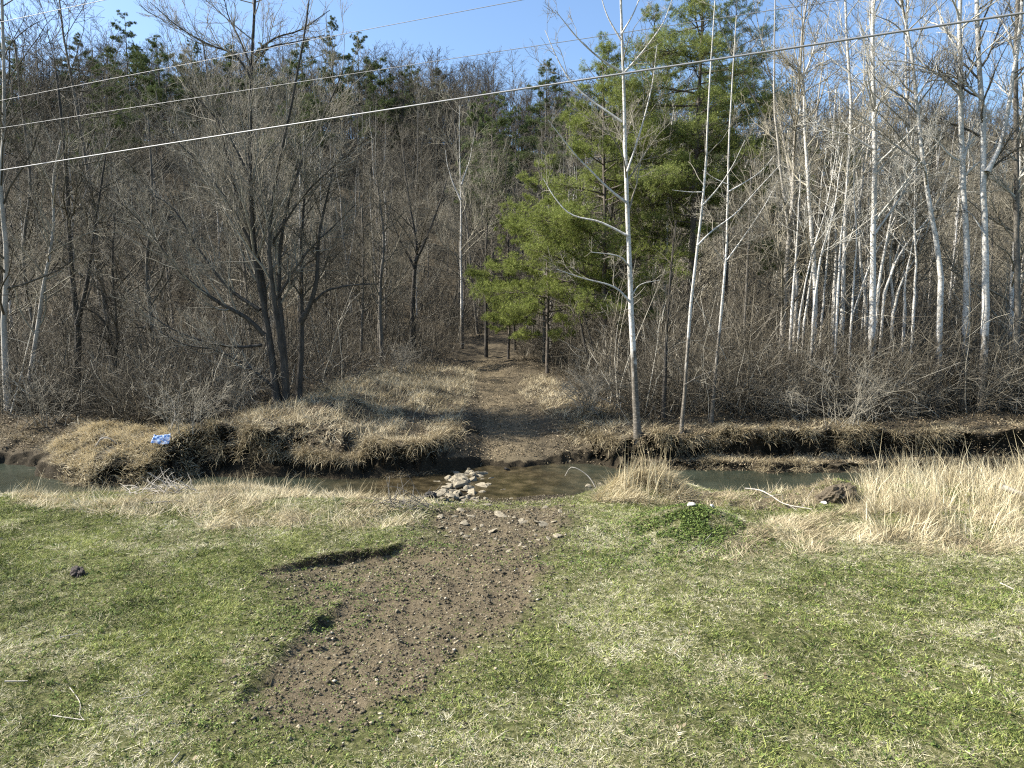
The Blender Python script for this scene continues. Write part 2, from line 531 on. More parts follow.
# water
m, nt, b, out = new_mat('creek_water')
n1 = noise_out(nt, .45, 3)
tc = nt.nodes.new('ShaderNodeTexCoord'); sx = nt.nodes.new('ShaderNodeSeparateXYZ'); nt.links.new(tc.outputs['Object'], sx.inputs[0])
ab = N(nt, 'Math', operation='ABSOLUTE'); nz = N(nt, 'Math', operation='MULTIPLY_ADD'); nt.links.new(noise_out(nt, .8, 4), nz.inputs[0]); nz.inputs[1].default_value = 3.0; nt.links.new(sx.outputs[0], nz.inputs[2]); nt.links.new(nz.outputs[0], ab.inputs[0])
mr = N(nt, 'MapRange'); mr.inputs[1].default_value = 2.0; mr.inputs[2].default_value = 5.5; nt.links.new(ab.outputs[0], mr.inputs[0])
bed = ramp(nt, noise_out(nt, 2.4, 5), [(.3, (.012, .010, .006)), (.5, (.035, .028, .015)), (.7, (.09, .07, .038))])
deep = ramp(nt, n1, [(.3, (.018, .022, .015)), (.7, (.042, .05, .036))])
nt.links.new(mixc(nt, mr.outputs[0], bed, deep), b.inputs['Base Color'])
b.inputs['Roughness'].default_value = .06; b.inputs['IOR'].default_value = 1.33; b.inputs['Specular IOR Level'].default_value = .5
bp = N(nt, 'Bump', Strength=.35, Distance=.02)
nt.links.new(noise_out(nt, 7, 4, stretch=(.5, 1.5, 1)), bp.inputs['Height']); nt.links.new(bp.outputs[0], b.inputs['Normal'])
M['water'] = m


# ------------------------------------------------------------------ ground
def steps(a, b_, s): return list(np.arange(a, b_ - 1e-6, s))


ys = [-150, -100, -60, -30, -15, -6, -2, 1, 3] + steps(4, 13, .11) + steps(13, 26, .07) + steps(26, 34, .2) + steps(34, 60, .6) + steps(60, 120, 2) + steps(120, 240, 5) + [240, 270, 320, 400, 550, 800]
xh = steps(0, 19, .11) + steps(19, 30, .4) + steps(30, 60, 1.5) + steps(60, 150, 4) + [150, 165, 190, 230, 300, 420, 600]
xg = np.array([-v for v in xh[:0:-1]] + xh); yg = np.array(ys)
X, Y = np.meshgrid(xg, yg)
Z = terrain(X.ravel(), Y.ravel()).reshape(X.shape)
nx, ny = len(xg), len(yg)
xr, yr = X.ravel(), Y.ravel()
ynr = np.interp(xr, _nx, _ny); yfr = np.interp(xr, _fx, _fy)
gy = np.gradient(Z, axis=0) / np.maximum(np.gradient(Y, axis=0), 1e-6)
gx = np.gradient(Z, axis=1) / np.maximum(np.gradient(X, axis=1), 1e-6)
slope = np.hypot(gx, gy).ravel()
d1_, s1_, t1_ = seg_dist(xr, yr, SCARP1); q1_ = d1_ * s1_
low1 = np.exp(-np.maximum(q1_, 0) / .9) * (q1_ > -.1) * (t1_ > .02) * (t1_ < .99)
dirt = smooth((np.maximum(sdist(xr, yr, DIRT) + 1.1 * (fbm(xr * 1.5, yr * 1.5, 51) - .5), sdist(xr, yr, DIRT2)) + .5) / 1.3) * (np.abs(yr) < 22)
dirt = np.maximum(dirt, low1)
dp, sg, tp_ = seg_dist(xr, yr, PATHC)
path = .85 * smooth((1.7 - dp) / 1.3) * (yr > 22) * (yr < 60) * (1 - .5 * smooth((yr - 36) / 16))
far = (yr > ynr + 1).astype(float)
mud_shade = smooth((slope - .5) / .5) * (yr < 30)
mud_shade = np.where(yr < 18, mud_shade * .85, mud_shade)  # lawn scarp faces: shadow deepened by painting them this dark colour
mud_shade = np.maximum(mud_shade, smooth((Z.ravel() < ZW + .12).astype(float)))
nearbank = smooth((yr - (ynr - 2.0)) / 1.2) * (yr < ynr + 1) * .6
zr = Z.ravel()
wl_ = np.interp(xr, _fx, _fy) + far_wob(xr)
tp_z = terrain(xr, wl_ + np.interp(xr, _bx, _bs) + 1.2)
rel = np.clip((zr - ZW) / np.maximum(tp_z - ZW, .3), 0, 1)
face_m = smooth((gy.ravel() - .7) / .8) * (yr > ynr + 1.2) * (yr < 29)
face_m = face_m * smooth((tp_z - ZW - .6) / .2) * (np.abs(xr - .1) > 2.6) * (xr > -12.5)
under = face_m * (.55 * np.sin(np.pi * np.clip(rel, 0, 1)) * (.5 + fbm(xr * 1.3, xr * 0, 36, 2)) + .3 * (fbm(xr * 3.5, zr * 3.5, 37, 3) - .5))
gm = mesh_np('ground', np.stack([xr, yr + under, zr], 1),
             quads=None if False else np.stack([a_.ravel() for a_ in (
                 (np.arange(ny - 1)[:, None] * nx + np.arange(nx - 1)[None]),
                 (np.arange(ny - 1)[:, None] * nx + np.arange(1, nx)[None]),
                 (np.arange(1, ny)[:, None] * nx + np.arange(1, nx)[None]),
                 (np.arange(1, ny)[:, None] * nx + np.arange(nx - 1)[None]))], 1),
             tint={'far': far, 'dirt': np.maximum(np.maximum(dirt, path * .95), nearbank), 'mud_shade': mud_shade})
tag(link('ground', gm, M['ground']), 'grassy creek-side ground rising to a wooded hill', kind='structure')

# water sheet: between the banks, tucked 0.4 m under each
wx = np.linspace(-60, 60, 240)
wy0 = np.interp(wx, _nx, _ny) - .7; wy1 = np.interp(wx, _fx, _fy) + .7
wv = np.concatenate([np.stack([wx, wy0, np.full_like(wx, ZW)], 1), np.stack([wx, wy1, np.full_like(wx, ZW)], 1)])
k = np.arange(239)
tag(link('water', mesh_np('water', wv, quads=np.stack([k, k + 1, k + 241, k + 240], 1)), M['water']), 'shallow grey green creek water', kind='structure')


# ------------------------------------------------------------------ blades and leaves
def ribbons(pos, L, az, lean, bend, width, tint_, rows=3, rng=RNG):
    """blades: rows-1 segments, tapering to a point; lean/bend in radians from upright"""
    K = len(pos)
    d0 = np.stack([np.cos(az), np.sin(az)], 1)
    P = np.zeros((K, rows, 3)); P[:, 0] = pos
    for i in range(1, rows):
        th = lean + bend * (i - .5) / (rows - 1)
        s = (L / (rows - 1))
        P[:, i, 0] = P[:, i - 1, 0] + np.sin(th) * d0[:, 0] * s
        P[:, i, 1] = P[:, i - 1, 1] + np.sin(th) * d0[:, 1] * s
        P[:, i, 2] = P[:, i - 1, 2] + np.cos(th) * s
    wa = rng.random(K) * np.pi
    side = np.stack([np.cos(wa), np.sin(wa), .3 * rng.normal(size=K)], 1)
    nv = 2 * (rows - 1) + 1
    V = np.zeros((K, nv, 3))
    for i in range(rows - 1):
        w = (width * (1 - .45 * i / (rows - 1)) * .5)[:, None] * side
        V[:, 2 * i] = P[:, i] - w; V[:, 2 * i + 1] = P[:, i] + w
    V[:, -1] = P[:, -1]
    base = (np.arange(K) * nv)[:, None]
    tr = base + np.array([nv - 3, nv - 2, nv - 1])[None]
    qs = [base + np.array([2 * i, 2 * i + 1, 2 * i + 3, 2 * i + 2])[None] for i in range(rows - 2)]
    q = np.concatenate(qs) if qs else None
    return V.reshape(-1, 3), q, tr, np.repeat(tint_, nv)


def merge(parts):
    V, Q, T, A, off = [], [], [], [], 0
    for v, q, t, a_ in parts:
        V.append(v); A.append(a_)
        if q is not None: Q.append(q + off)
        if t is not None: T.append(t + off)
        off += len(v)
    return np.concatenate(V), (np.concatenate(Q) if Q else None), (np.concatenate(T) if T else None), np.concatenate(A)


def stuff(name, parts, mat, label, cat, smoothed=False):
    V, Q, T, A = merge(parts)
    return tag(link(name, mesh_np(name, V, Q, T, {'tint': A}, smoothed), mat), label, cat, kind='stuff')


def scatter(K, x0, x1, y0, y1, rng):
    return rng.uniform(x0, x1, K), rng.uniform(y0, y1, K)


def in_view(x, y, margin=1.0):
    return np.abs(x) < .735 * y + margin


# lawn grass: small clumps, each of one tone
rng = np.random.default_rng(11)
K = 640000
x = rng.uniform(-18.5, 18.5, K); y = 4.2 + 14.8 * rng.random(K) ** .88
ok = in_view(x, y, 4.0); x, y = x[ok], y[ok]
yn = np.interp(x, _nx, _ny)
sd = np.full(x.shape, -9.0); mm_ = (np.abs(x) < 8)
sd[mm_] = np.maximum(sdist(x[mm_], y[mm_], DIRT) + 1.1 * (fbm(x[mm_] * 1.5, y[mm_] * 1.5, 51) - .5) + .5 * (fbm(x[mm_] * 5, y[mm_] * 5, 58) - .5), sdist(x[mm_], y[mm_], DIRT2))
thin = fbm(x * 2.6, y * 2.6, 52, 4)
pr = np.clip(.35 + 2.0 * (thin - .36), .2, 1)
pr = np.where(sd > -.55, pr * np.exp(-np.maximum(sd + .6, 0) * 1.25), pr)
pr = np.where(yn - y < 1.6, pr * .3, pr)
pr = np.where((x < 2.2) & (y > 14.2) & (x > -7.5), pr * .4, pr)
ok = rng.random(len(x)) < pr; x, y = x[ok], y[ok]
sl_ = np.abs(terrain(x + .05, y - .07) - terrain(x, y)) / .086
ok = (sl_ < .75) | (rng.random(len(x)) < .12); x, y = x[ok], y[ok]
n_l = fbm(x * .45, y * .45, 53, 4); n_s = fbm(x * 2.2, y * 2.2, 54, 3)
strawy = .46 + 1.9 * (n_l - .5) + 1.5 * (n_s - .5) + .10 * np.clip(x / y / .7, -1, 1) + .08 * np.clip((8.5 - y) / 3, -1, 1)
strawy += .3 * np.exp(-((y - 13.8) / .9) ** 2) * (x < -1) + .3 * np.exp(-((y - 13.2) / 1.0) ** 2) * (x > 4)
cs = rng.random(len(x)) < np.clip(strawy, .08, .85)
d1_, s1_, t1_ = seg_dist(x, y, SCARP1)
low1 = np.exp(-np.maximum(d1_ * s1_, 0) / .9) * (d1_ * s1_ > -.05) * (t1_ > .02) * (t1_ < .99)
keep_ = rng.random(len(x)) > .8 * low1
x, y, n_l, n_s, strawy, cs = [q_[keep_] for q_ in (x, y, n_l, n_s, strawy, cs)]
size = (.6 + 1.3 * rng.random(len(x)) ** 4) * (.35 + 1.25 * fbm(x * 3.2, y * 3.2, 55, 3))
sd = np.full(x.shape, -9.0); mm_ = (np.abs(x) < 8); sd[mm_] = sdist(x[mm_], y[mm_], DIRT)
size = size * np.clip(.95 - (sd + .7) * .55, .45, 1)
tone = rng.normal(0, .13, len(x)) + .5 * (fbm(x * 1.1, y * 1.1, 57, 3) - .5)
nb = np.where(cs, 12, 10)
cx, cy = np.repeat(x, nb), np.repeat(y, nb); st = np.repeat(cs, nb); sz = np.repeat(size, nb); tn = np.repeat(tone, nb)
nK = len(cx)
az = rng.uniform(0, 2 * np.pi, nK); rad_ = .035 * sz * np.sqrt(rng.random(nK)) * 1.3
cx = cx + np.cos(az) * rad_; cy = cy + np.sin(az) * rad_
flip = rng.random(nK) < .1; st = st ^ flip
tint_ = np.where(st, np.clip(.78 + tn * 1.1 + rng.normal(0, .06, nK), .58, 1), np.clip(.29 + tn * 1.7 + rng.normal(0, .1, nK), 0, .54))
L = sz * rng.uniform(.03, .075, nK) * np.where(st, 1.1, .85)
lean = np.where(st, rng.uniform(.7, 1.55, nK), rng.uniform(.3, 1.35, nK))
wd = np.where(st, .006, .010) * rng.uniform(.7, 1.4, nK) * np.clip(sz, .7, 1.3)
pos = np.stack([cx, cy, terrain(cx, cy) + .002], 1)
lip = []
for pl_, K_ in ((SCARP1, 2600), (SCARP2, 1400)):
    sg = rng.integers(0, len(pl_) - 1, K_); f_ = rng.random((K_, 1))
    pp = pl_[sg] * (1 - f_) + pl_[sg + 1] * f_
    dv = unit(pl_[sg + 1] - pl_[sg]); nrm = np.stack([dv[:, 1], -dv[:, 0]], 1)
    pp = pp + nrm * rng.normal(-.03, .05, (K_, 1))
    lip.append(ribbons(np.stack([pp[:, 0], pp[:, 1], terrain(pp[:, 0], pp[:, 1])], 1), rng.uniform(.04, .12, K_), np.arctan2(nrm[:, 1], nrm[:, 0]) + rng.normal(0, .7, K_), rng.uniform(.4, 1.4, K_), rng.uniform(.3, 1.3, K_), np.full(K_, .009), np.where(rng.random(K_) < .35, rng.uniform(.6, .9, K_), rng.uniform(.1, .45, K_)), 2, rng))
stuff('grass', lip + [ribbons(pos, L, az + rng.normal(0, .5, nK), lean, np.full(nK, .5), wd, tint_, 2, rng)], M['grass'], 'short patchy lawn grass mixed green and straw', 'grass')

# green leafy ground cover on the mound and along the track
parts = []


def leaves(x, y, size, rng, lift=.02):
    K = len(x); z = terrain(x, y) + lift * rng.random(K)
    az = rng.uniform(0, 6.283, K); s = size * rng.uniform(.6, 1.4, K)
    u = np.stack([np.cos(az), np.sin(az), rng.normal(0, .5, K)], 1); w = np.stack([-np.sin(az), np.cos(az), rng.normal(0, .5, K)], 1)
    c = np.stack([x, y, z], 1)
    V = np.stack([c - u * s[:, None], c - w * s[:, None] * .6, c + u * s[:, None], c + w * s[:, None] * .6], 1)
    q = (np.arange(K) * 4)[:, None] + np.arange(4)[None]
    return V.reshape(-1, 3), q, None


def green_patch(px, py, sx, sy, K, size=.018):
    c = G(px, py)
    x = c[0] + sx * rng.normal(size=K); y = c[1] + sy * rng.normal(size=K)
    keep = fbm(x * 4, y * 4, 61, 3) > .42
    x, y = x[keep], y[keep]
    v, q, t = leaves(x, y, size, rng, .05)
    parts.append((v, q, t, np.repeat(np.clip(rng.normal(.5, .25, len(x)), 0, 1), 4)))


green_patch(690, 522, .75, .5, 9000, .022); green_patch(640, 560, .9, .3, 2500); green_patch(420, 545, .5, .3, 1400, .014); green_patch(470, 560, .5, .3, 500, .014)
green_patch(365, 590, .6, .4, 1600, .014); green_patch(310, 615, .6, .4, 1600, .014); green_patch(880, 590, 2, .7, 5000, .014); green_patch(80, 600, 3, 1.5, 6000, .012)
green_patch(600, 680, 2, .8, 6000, .011); green_patch(150, 720, 1.6, .5, 4000, .011); green_patch(900, 700, 1.6, .7, 5000, .011)
Kr = 5200
wx0 = rng.uniform(-13, 13, Kr); wy0_ = 5.3 + 11.5 * rng.random(Kr)
kk = in_view(wx0, wy0_, .6) & (fbm(wx0 * .7, wy0_ * .7, 63, 3) + rng.normal(0, .08, Kr) > .47) & ~inside(wx0, wy0_, DIRT)
wx0, wy0_ = wx0[kk], wy0_[kk]; Kr = len(wx0); nl = 16
rad0 = rng.uniform(.02, .09, Kr)
aa = rng.uniform(0, 6.28, Kr * nl); rr_ = np.repeat(rad0, nl) * np.sqrt(rng.random(Kr * nl))
lx, ly = np.repeat(wx0, nl) + rr_ * np.cos(aa), np.repeat(wy0_, nl) + rr_ * np.sin(aa)
v, q, t = leaves(lx, ly, .013, rng, .05)
parts.append((v, q, t, np.repeat(np.clip(np.repeat(rng.normal(.6, .25, Kr), nl) + rng.normal(0, .1, Kr * nl), 0, 1), 4)))
stuff('ground_leaves', parts, M['clover'], 'small green weeds spreading over the bank mound and lawn', 'weeds')


# straw and reeds
def straw_zone(K, poly, Lr, lean, bend, wid, tn, rng, clump=None, rows=3, minc=.0, wind=None, steep=1.0):
    poly = np.asarray(poly)
    x = rng.uniform(poly[:, 0].min(), poly[:, 0].max(), K); y = rng.uniform(poly[:, 1].min(), poly[:, 1].max(), K)
    ok = inside(x, y, poly)
    ok &= sdist(x, y, poly) > .75 * fbm(x * 1.9, y * 1.9, 79, 3) * rng.random(K) ** .5
    if clump:
        ok &= fbm(x * clump, y * clump, 71, 3) + rng.normal(0, .06, K) > minc
    x, y = x[ok], y[ok]; n_ = len(x)
    z = terrain(x, y)
    ok = (z > ZW - .02) & (np.abs(z - terrain(x, y - .12)) / .12 < steep)
    x, y, z = x[ok], y[ok], z[ok]; n_ = len(x)
    az = 14 * fbm(x * .9, y * .9, 77, 2) + rng.normal(0, 1.05, n_) if wind is None else rng.normal(wind[0], wind[1], n_)
    hv = (.4 + 1.2 * fbm(x * 1.7, y * 1.7, 73, 3)) * np.where(y < 19.5, 1 - .3 * (x > 5.5) * (1 - smooth((x - 7.6) / 2.5)), 1)
    ti = np.clip(rng.normal(tn[0], tn[1], n_) + .7 * (fbm(x * 2, y * 2, 72, 2) - .5), 0, 1)
    return ribbons(np.stack([x, y, z], 1), rng.uniform(*Lr, n_) * hv, az, rng.uniform(*lean, n_), rng.uniform(*bend, n_), wid * rng.uniform(.6, 1.4, n_), ti, rows, rng)


def gp(pts): return np.array([G(*p)[:2] for p in pts])


rng = np.random.default_rng(12)
band = np.array([[-11, 15.6], [-9, 14.9], [-6, 13.9], [-3.2, 13.8], [-1.7, 14.3], [-1.6, 17.2], [-3, 18.1], [-5.5, 19.2], [-8, 19.0], [-12, 18.4], [-13.5, 17.6]])
P1 = [straw_zone(60000, band, (.10, .34), (.8, 1.5), (0, .5), .009, (.72, .18), rng, 1.5, 4, .40) if False else straw_zone(90000, band, (.10, .34), (.7, 1.5), (0, .5), .009, (.62, .24), rng, 1.5, 3, .47),
      straw_zone(5000, band, (.25, .6), (.1, .9), (0, .8), .008, (.6, .2), rng, 1.3, 3, .5)]
tuft_c = G(645, 495); tp2 = np.array([[tuft_c[0] + 1.35 * math.cos(a), tuft_c[1] + .2 + 1.0 * math.sin(a)] for a in np.linspace(0, 6.28, 14)[:-1]])
P1 += [straw_zone(16000, tp2, (.2, .55), (.3, 1.3), (.2, 1.0), .009, (.55, .2), rng, 2.2, 3, .36)]
tp3 = np.array([[tuft_c[0] + .9 * math.cos(a), tuft_c[1] + .2 + .7 * math.sin(a)] for a in np.linspace(0, 6.28, 14)[:-1]])
P1 += [straw_zone(230, tp3, (.5, 1.25), (0, .35), (-.1, .4), .016, (.6, .2), rng)]
weed = gp([(715, 552), (735, 530), (765, 515), (830, 510), (850, 500), (900, 500), (1060, 520), (1060, 556), (960, 560), (820, 556)])
P1 += [straw_zone(60000, weed, (.12, .42), (.6, 1.45), (0, .6), .008, (.62, .2), rng, 1.4, 3, .42)]
P1 += [straw_zone(9000, DIRT2, (.1, .4), (.4, 1.5), (0, .8), .008, (.5, .22), rng, 2.0, 3, .44), straw_zone(7000, gp([(660, 560), (690, 545), (760, 515), (830, 520), (840, 556), (740, 570)]), (.1, .35), (.8, 1.5), (0, .5), .008, (.55, .22), rng, 1.6, 3, .45)]
stuff('dry_grass', P1, M['straw'], 'flattened straw coloured dry grass along the near creek bank', 'dry grass')

reed = gp([(838, 505), (850, 520), (870, 545), (960, 552), (1060, 552), (1250, 552), (1250, 486), (1075, 484), (960, 478), (880, 480)])
P2 = [straw_zone(36000, reed, (.35, .95), (.0, .55), (.0, 1.0), .010, (.68, .26), rng, 1.4, 3, .44),
      straw_zone(26000, np.vstack([reed, gp([(760, 500)])]) if False else reed, (.2, .6), (.5, 1.5), (0, 1.0), .009, (.6, .22), rng, 1.3, 3, .36),
      straw_zone(620, reed, (.8, 1.5), (0, .35), (-.1, .8), .014, (.75, .15), rng)]
stuff('reeds', P2, M['straw'], 'tall pale dry reeds standing at the creek edge', 'reeds')

# straw on the far bank
rng = np.random.default_rng(13)
hump_ = 0
hump = np.array([[-15.6, 23.2], [-14.8, 22.3], [-13.5, 20.4], [-10.4, 20.4], [-9.7, 22.2], [-10.5, 23.8], [-14, 24.6]])
left_bank = np.array([[-10.2, 22.3], [-8, 22.2], [-5.6, 22.4], [-1.9, 23.0], [-1.8, 25.5], [-1.6, 31], [-1.8, 40], [-5, 42], [-8, 33], [-9, 26.5], [-10.5, 24]])
right_bank = np.array([[1.7, 24.2], [3.2, 23.6], [6, 23.6], [5.5, 25.6], [3.5, 29], [2.2, 36], [.3, 40], [.1, 33], [1.2, 27]])
right_far_ = 0
right_far = np.array([[5.5, 23.2], [9, 23.3], [18, 23.8], [20, 25.5], [10, 25.8], [5.5, 25.6]])
P3 = [straw_zone(52000, hump, (.15, .5), (.5, 1.3), (.2, 1.0), .014, (.86, .2), rng, 1.6, 3, .42, (-1.3, .7), 3),
      straw_zone(90000, left_bank, (.12, .42), (.4, 1.4), (.1, .9), .012, (.68, .22), rng, 1.1, 3, .43),
      straw_zone(8000, left_bank, (.4, .8), (.1, .7), (.1, .9), .012, (.6, .2), rng, .9, 3, .52),
      straw_zone(32000, right_bank, (.12, .45), (.4, 1.4), (.1, .9), .012, (.62, .22), rng, 1.1, 3, .43),
      straw_zone(14000, right_far, (.1, .35), (.5, 1.4), (.1, .9), .012, (.5, .24), rng, 1.1, 3, .44)]
# hanging over the bank edge
K = 22000
x = rng.uniform(-10, 15, K); keep = (np.abs(x - .1) > 1.9) & (fbm(x * 1.8, x * 0, 81, 3) + rng.normal(0, .04, K) > .47); x = x[keep]
yf = np.interp(x, _fx, _fy) + far_wob(x) + np.interp(x, _bx, _bs) + np.interp(x, _bx, _bf) * rng.uniform(.55, 1.3, len(x))
n_ = len(x)
P3.append(ribbons(np.stack([x, yf, terrain(x, yf)], 1), rng.uniform(.15, .85, n_) ** 1.3, rng.normal(-1.57, .7, n_), rng.uniform(.3, 1.3, n_), rng.uniform(.5, 1.9, n_), np.full(n_, .012), np.clip(rng.normal(.45, .2, n_), 0, 1), 4, rng))
K = 60000
x = rng.uniform(-15, 17, K); keep = fbm(x * 1.7, x * 0 + 4, 82, 3) + rng.normal(0, .03, K) > .54; x = x[keep]; n_ = len(x)
wl = np.interp(x, _fx, _fy) + far_wob(x)
yy = wl + np.where(rng.random(n_) < .5, rng.uniform(-.15, .5, n_), rng.uniform(0, 1, n_) * (np.interp(x, _bx, _bs) + np.interp(x, _bx, _bf)))
zt = terrain(x, yy); keep = (zt > ZW - .01) & (np.abs(zt - terrain(x, yy - .12)) / .12 < .9) & (rng.random(n_) < np.where(np.abs(x - .1) < 2.2, .15, .55)); x, yy, zt = x[keep], yy[keep], zt[keep]; n_ = len(x)
P3.append(ribbons(np.stack([x, yy, zt], 1), rng.uniform(.1, .4, n_), rng.normal(-1.57, 1.0, n_), rng.uniform(.6, 1.6, n_), rng.uniform(.1, 1.2, n_), np.full(n_, .010), np.clip(rng.normal(.4, .22, n_), 0, 1), 3, rng))
shelf_p = np.array([[5.0, 22.2], [7.0, 22.1], [12.0, 22.1], [12, 23.8], [7, 23.8], [5.2, 23.4]])
P3.append(straw_zone(16000, shelf_p, (.1, .32), (.4, 1.4), (.1, .9), .011, (.5, .22), rng, 1.4, 3, .4))
left_end = np.array([[-19, 23.4], [-14.5, 22.6], [-13.4, 23.4], [-13.5, 26], [-20, 26.5]])
P3.append(straw_zone(9000, left_end, (.12, .4), (.5, 1.4), (.1, .9), .011, (.4, .22), rng, 1.2, 3, .42))
stuff('bank_grass', P3, M['straw_dull'], 'matted dry grass hanging over the far creek bank', 'dry grass')

# dead leaves on the forest floor and far path
rng = np.random.default_rng(14)
K = 200000
x = rng.uniform(-22, 24, K); y = 22 + 24 * rng.random(K) ** 1.8
ok = in_view(x, y) & (y > np.interp(x, _fx, _fy) + .3); x, y = x[ok], y[ok]
k_ = ~((x > -8) & (x < 4) & (y < 42)) | (rng.random(len(x)) < .6); x, y = x[k_], y[k_]
v, q, t = leaves(x, y, .03, rng, .06)
P4 = [(v, q, t, np.repeat(np.clip(rng.normal(.5, .25, len(x)), 0, 1), 4))]
x = rng.uniform(-12, 12, 2600); y = rng.uniform(5.5, 17, 2600)
v, q, t = leaves(x, y, .022, rng, .05)
P4.append((v, q, t, np.repeat(np.clip(rng.normal(.5, .25, len(x)), 0, 1), 4)))
stuff('leaf_litter', P4, M['litter'], 'brown dead leaves scattered over the forest floor', 'leaf litter')

# pebbles on the track
rng = np.random.default_rng(15)
K = 130000
poly = DIRT
x = rng.uniform(poly[:, 0].min() - .5, poly[:, 0].max() + .5, K); y = rng.uniform(poly[:, 1].min() - .4, 20, K)
s_ = sdist(x, y, poly)
ok = (s_ + 1.1 * rng.random(K) > .3) | ((np.abs(x - .1) < 2.0) & (y > 17)); x, y = x[ok], y[ok]
z = terrain(x, y); n_ = len(x)
octv = np.array([[1, 0, 0], [0, 1, 0], [-1, 0, 0], [0, -1, 0], [0, 0, 1], [0, 0, -1.]])
octf = np.array([[0, 1, 4], [1, 2, 4], [2, 3, 4], [3, 0, 4], [1, 0, 5], [2, 1, 5], [3, 2, 5], [0, 3, 5]])
sz = .004 + .03 * rng.random(n_) ** 14 + .009 * rng.random(n_) ** 2
az = rng.uniform(0, 6.28, n_)
loc = octv[None] * rng.uniform(.6, 1.3, (n_, 6, 1)) * sz[:, None, None] * np.array([1, 1, .6])
rot = np.stack([loc[:, :, 0] * np.cos(az)[:, None] - loc[:, :, 1] * np.sin(az)[:, None], loc[:, :, 0] * np.sin(az)[:, None] + loc[:, :, 1] * np.cos(az)[:, None], loc[:, :, 2]], 2)
Vp = rot + np.stack([x, y, z + sz * .2], 1)[:, None, :]
Fp = (np.arange(n_) * 6)[:, None, None] + octf[None]
stuff('pebbles', [(Vp.reshape(-1, 3), None, Fp.reshape(-1, 3), np.repeat(rng.random(n_) ** 2.2, 6))], M['pebble'], 'small stones and clods strewn over the dirt track', 'gravel')


# ------------------------------------------------------------------ rocks
import bmesh


def rock_mesh(seed, sub=3, flat=.5, rough=.35):
    bm = bmesh.new(); bmesh.ops.create_icosphere(bm, subdivisions=2, radius=1)
    r_ = np.random.default_rng(seed)
    planes = unit(r_.normal(size=(9, 3))); dist = r_.uniform(.42, .8, 9)
    for v in bm.verts:
        p = np.array(v.co)
        for n_, d_ in zip(planes, dist):
            s = p @ n_
            if s > d_: p = p - n_ * (s - d_) * .92
        p += .1 * rough * r_.normal(size=3)
        p[2] *= flat
        v.co = p
    me = bpy.data.meshes.new('rock'); bm.to_mesh(me); bm.free()
    return me


def clod_mesh(seed):
    bm = bmesh.new(); bmesh.ops.create_icosphere(bm, subdivisions=4, radius=1)
    V = np.array([v.co[:] for v in bm.verts])
    n_ = fbm(V[:, 0] * 2.2 + seed, V[:, 1] * 2.2 + V[:, 2] * 1.7, seed, 4) + .5 * fbm(V[:, 1] * 6 + 3, V[:, 2] * 6 + V[:, 0] * 5, seed + 5, 3)
    V = V * (.35 + .85 * n_)[:, None] * np.array([1, 1, .7])
    for v, p in zip(bm.verts, V): v.co = p
    me = bpy.data.meshes.new('clod'); bm.to_mesh(me); bm.free()
    return me


def rock(name, px, py, size, seed, mat, label, cat, group=None, flat=.5, lift=0., at=None, rotz=None):
    p = G(px, py) if at is None else np.array(at)
    o = link(name, clod_mesh(seed) if name == 'clod' else rock_mesh(seed, 3, flat), mat)
    r_ = np.random.default_rng(seed + 99)
    o.scale = (size * r_.uniform(.85, 1.35), size * r_.uniform(.7, 1.0), size)
    o.rotation_euler = (r_.normal(0, .3), r_.normal(0, .3), r_.uniform(0, 6) if rotz is None else rotz)
    o.location = (p[0], p[1], p[2] + lift + size * flat * .12)
    return tag(o, label, cat, group)


rng = np.random.default_rng(21)
GR = 'stones heaped into the creek crossing'
# the heap: a spur of stones from the near shore out into the water
A_, B_ = Gflat(440, 510, ZW + .2), Gflat(470, 472, ZW)
for i in range(125):
    u = rng.random(); j = rng.normal(.05, .75 * (1 - .45 * u))
    hgt = .2 * math.exp(-(j / .4) ** 2) * rng.random()
    p = A_ * (1 - u) + B_ * u + np.array([j, rng.normal(0, .15), 0])
    zb_ = max(tz(p[0], p[1]), ZW - .08)
    rock('stone', 0, 0, (.08 + .24 * rng.random() ** 2.2), 1300 + i, M['stone'], 'grey tan creek stone in the heap that juts into the crossing', 'stone', GR, rng.uniform(.25, .6), hgt, at=(p[0], p[1], zb_))
rock('stone', 432, 500, .2, 351, M['stone_dark'], 'black wet stone at the outer end of the stone heap', 'stone', None, .6, .1)
rock('flat_stone', 484, 506, .27, 352, M['stone'], 'broad flat tan stone lying on the shore below the heap', 'stone', None, .22)
rock('flat_stone', 500, 516, .2, 353, M['stone'], 'squat tan stone on the gravel ramp', 'stone', None, .4)
rock('flat_stone', 492, 532, .19, 354, M['stone'], 'long thin flat stone on the track above the gravel ramp', 'stone', None, .2)
for i, (px, py, s) in enumerate([(462, 511, .17), (473, 500, .16), (455, 517, .12), (520, 522, .1), (528, 512, .12), (545, 508, .1), (505, 505, .12), (512, 499, .1), (478, 545, .07), (508, 552, .08), (520, 545, .07), (465, 537, .08), (560, 512, .1), (440, 517, .1)] + [(int(rng.uniform(440, 565)), int(rng.uniform(503, 548)), float(.05 + .1 * rng.random() ** 2)) for _ in range(34)]):
    rock('stone', px, py, s, 360 + i, M['stone'], 'small tan stone scattered on the gravel ramp by the creek', 'stone', 'stones scattered on the gravel ramp', .3)
for i, (px, py, s, l) in enumerate([(691, 507, .11, 'white stone on top of the green mound'), (712, 509, .08, 'small pale stone beside the white stone on the mound'), (823, 505, .08, 'pale stone at the foot of the brown earth clod')]):
    rock('pale_stone', px, py, s, 380 + i, M['stone_white'], l, 'stone', None, .5, .05)
